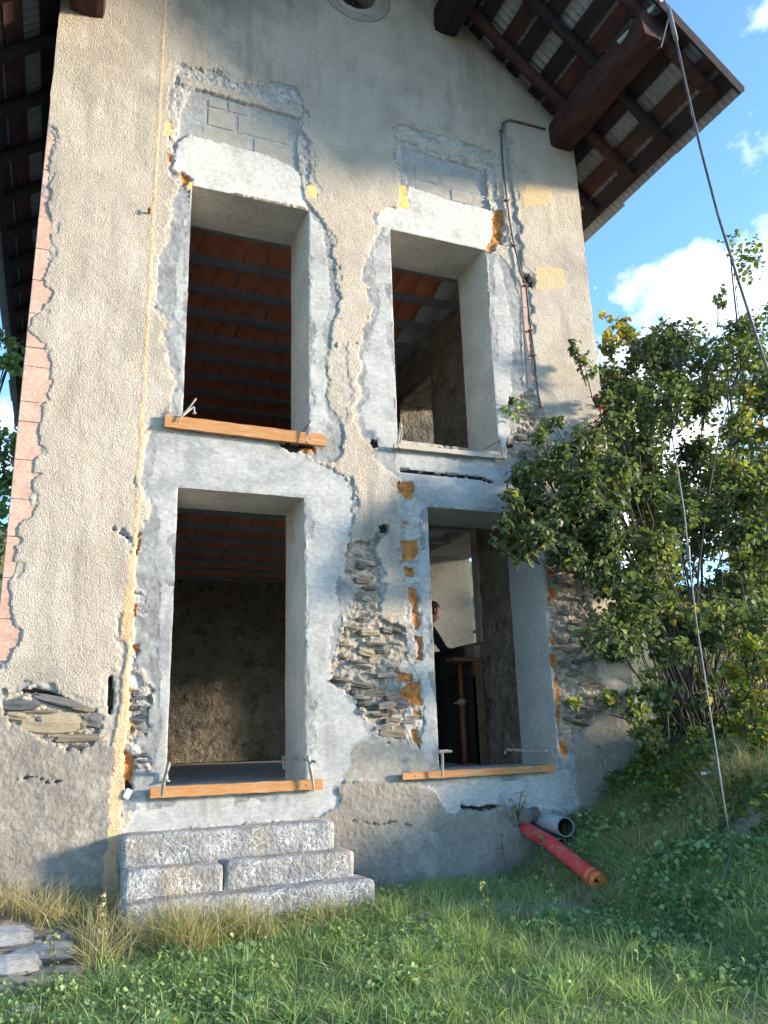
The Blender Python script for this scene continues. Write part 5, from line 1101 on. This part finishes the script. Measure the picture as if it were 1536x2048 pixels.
for i in range(46):
    a = gp(rng.uniform(60, 150), rng.uniform(1865, 1915)); s = rng.uniform(.012, .04)
    if i < 1: GR = MB()
    k0 = len(GR.v); vs = [Vector((rng.normal(0, 1), rng.normal(0, 1), rng.normal(0, 1))).normalized()*s*.6 for _ in range(6)]
    GR.box((a.x-s/2, a.y-s/2, a.z), (a.x+s/2, a.y+s/2, a.z+s*.6), Matrix.Rotation(rng.uniform(0, 3), 3, 'Z')@Matrix.Rotation(rng.uniform(-.4, .4), 3, 'X'))
for i in range(150):
    x, y = rng.uniform(2.05, 3.9), 5.70-abs(rng.normal(0, .13)); s = rng.uniform(.008, .035); z_ = float(gh(x, y)); GR.box((x-s/2, y-s/2, z_), (x+s/2, y+s/2, z_+s*.6), Matrix.Rotation(rng.uniform(0, 3), 3, 'Z')@Matrix.Rotation(rng.uniform(-.5, .5), 3, 'X'))
GR.obj('rubble_chips', M['step'], None, kind='stuff', label='small broken stone and plaster chips along the foot of the wall')
MB_ = MB()
for i in range(420):
    x, y = rng.uniform(1.9, 4.3), rng.uniform(3.6, 5.68)
    if bare(np.array([x]), np.array([y]))[0] > -.15 and i % 3: continue
    s = rng.uniform(.006, .02); z_ = float(gh(x, y)); MB_.box((x-s/2, y-s/2, z_-.002), (x+s/2, y+s/2, z_+s*.6), Matrix.Rotation(rng.uniform(0, 3), 3, 'Z')@Matrix.Rotation(rng.uniform(-.4, .4), 3, 'X'))
MB_.obj('gravel', M['stoneB'], None, kind='stuff', label='small stones scattered on worn soil along the wall')
p = gp(730, 1788); rock('loose_stone', (p.x+.02, p.y, p.z+.03), (.11, .07, .06), 'stoneA', None, label='grey loose stone lying at the right end of the bottom step', category='stone')
p = P(255, 1588); o = MB().box((p.x-.025, WY-.04, p.z-.03), (p.x+.02, WY-.01, p.z+.035), Matrix.Rotation(.5, 3, 'Y')).obj('white_scrap', M['white'], None, origin=(p.x, WY-.025, p.z), bevel=.01, label='white scrap stuck at the foot of the jamb left of the threshold board', category='scrap')
p = gp(1414, 1562); o = MB().box((-.04, -.02, 0), (.04, .02, .02), Matrix.Rotation(.3, 3, 'Z')).obj('paper_scrap', M['white'], None, origin=(0, 0, 0), bevel=.006, label='white paper scrap lying in the bank grass below the bush', category='scrap'); o.location = (p.x, p.y, p.z+.13)
FL = []
for (px, py) in ((1490,1748),(1465,1790),(770,1962),(745,1975),(1180,1940),(1060,1990),(1300,1700),(1350,1640)):
    p = gp(px, py); l = obj('fallen_leaf', new_mesh('fallen_leaf', LV*.05, LF), M['leaf_y']); l.location = (p.x, p.y, p.z+.05); l.rotation_euler = (random.uniform(-.4, .4), random.uniform(-.4, .4), random.uniform(0, 6)); at = l.data.attributes.new('tint', 'FLOAT', 'POINT'); at.data.foreach_set('value', [.95]*len(LV))
    l['label'] = 'yellow fallen leaf '+{1490: 'on the bare soil right of the curled wire', 1465: 'just above the loop end of the curled wire', 770: 'in the lawn below the right end of the steps', 745: 'paired with another leaf low in the middle lawn', 1180: 'in the lawn below the orange pipe end', 1060: 'near the bottom picture edge right of centre', 1300: 'in weeds right of the grey drain pipe', 1350: 'in the bank grass below the bush'}[px]; l['category'] = 'leaf'; l['group'] = 'fallen yellow leaves'
scene.cycles.max_bounces = 8
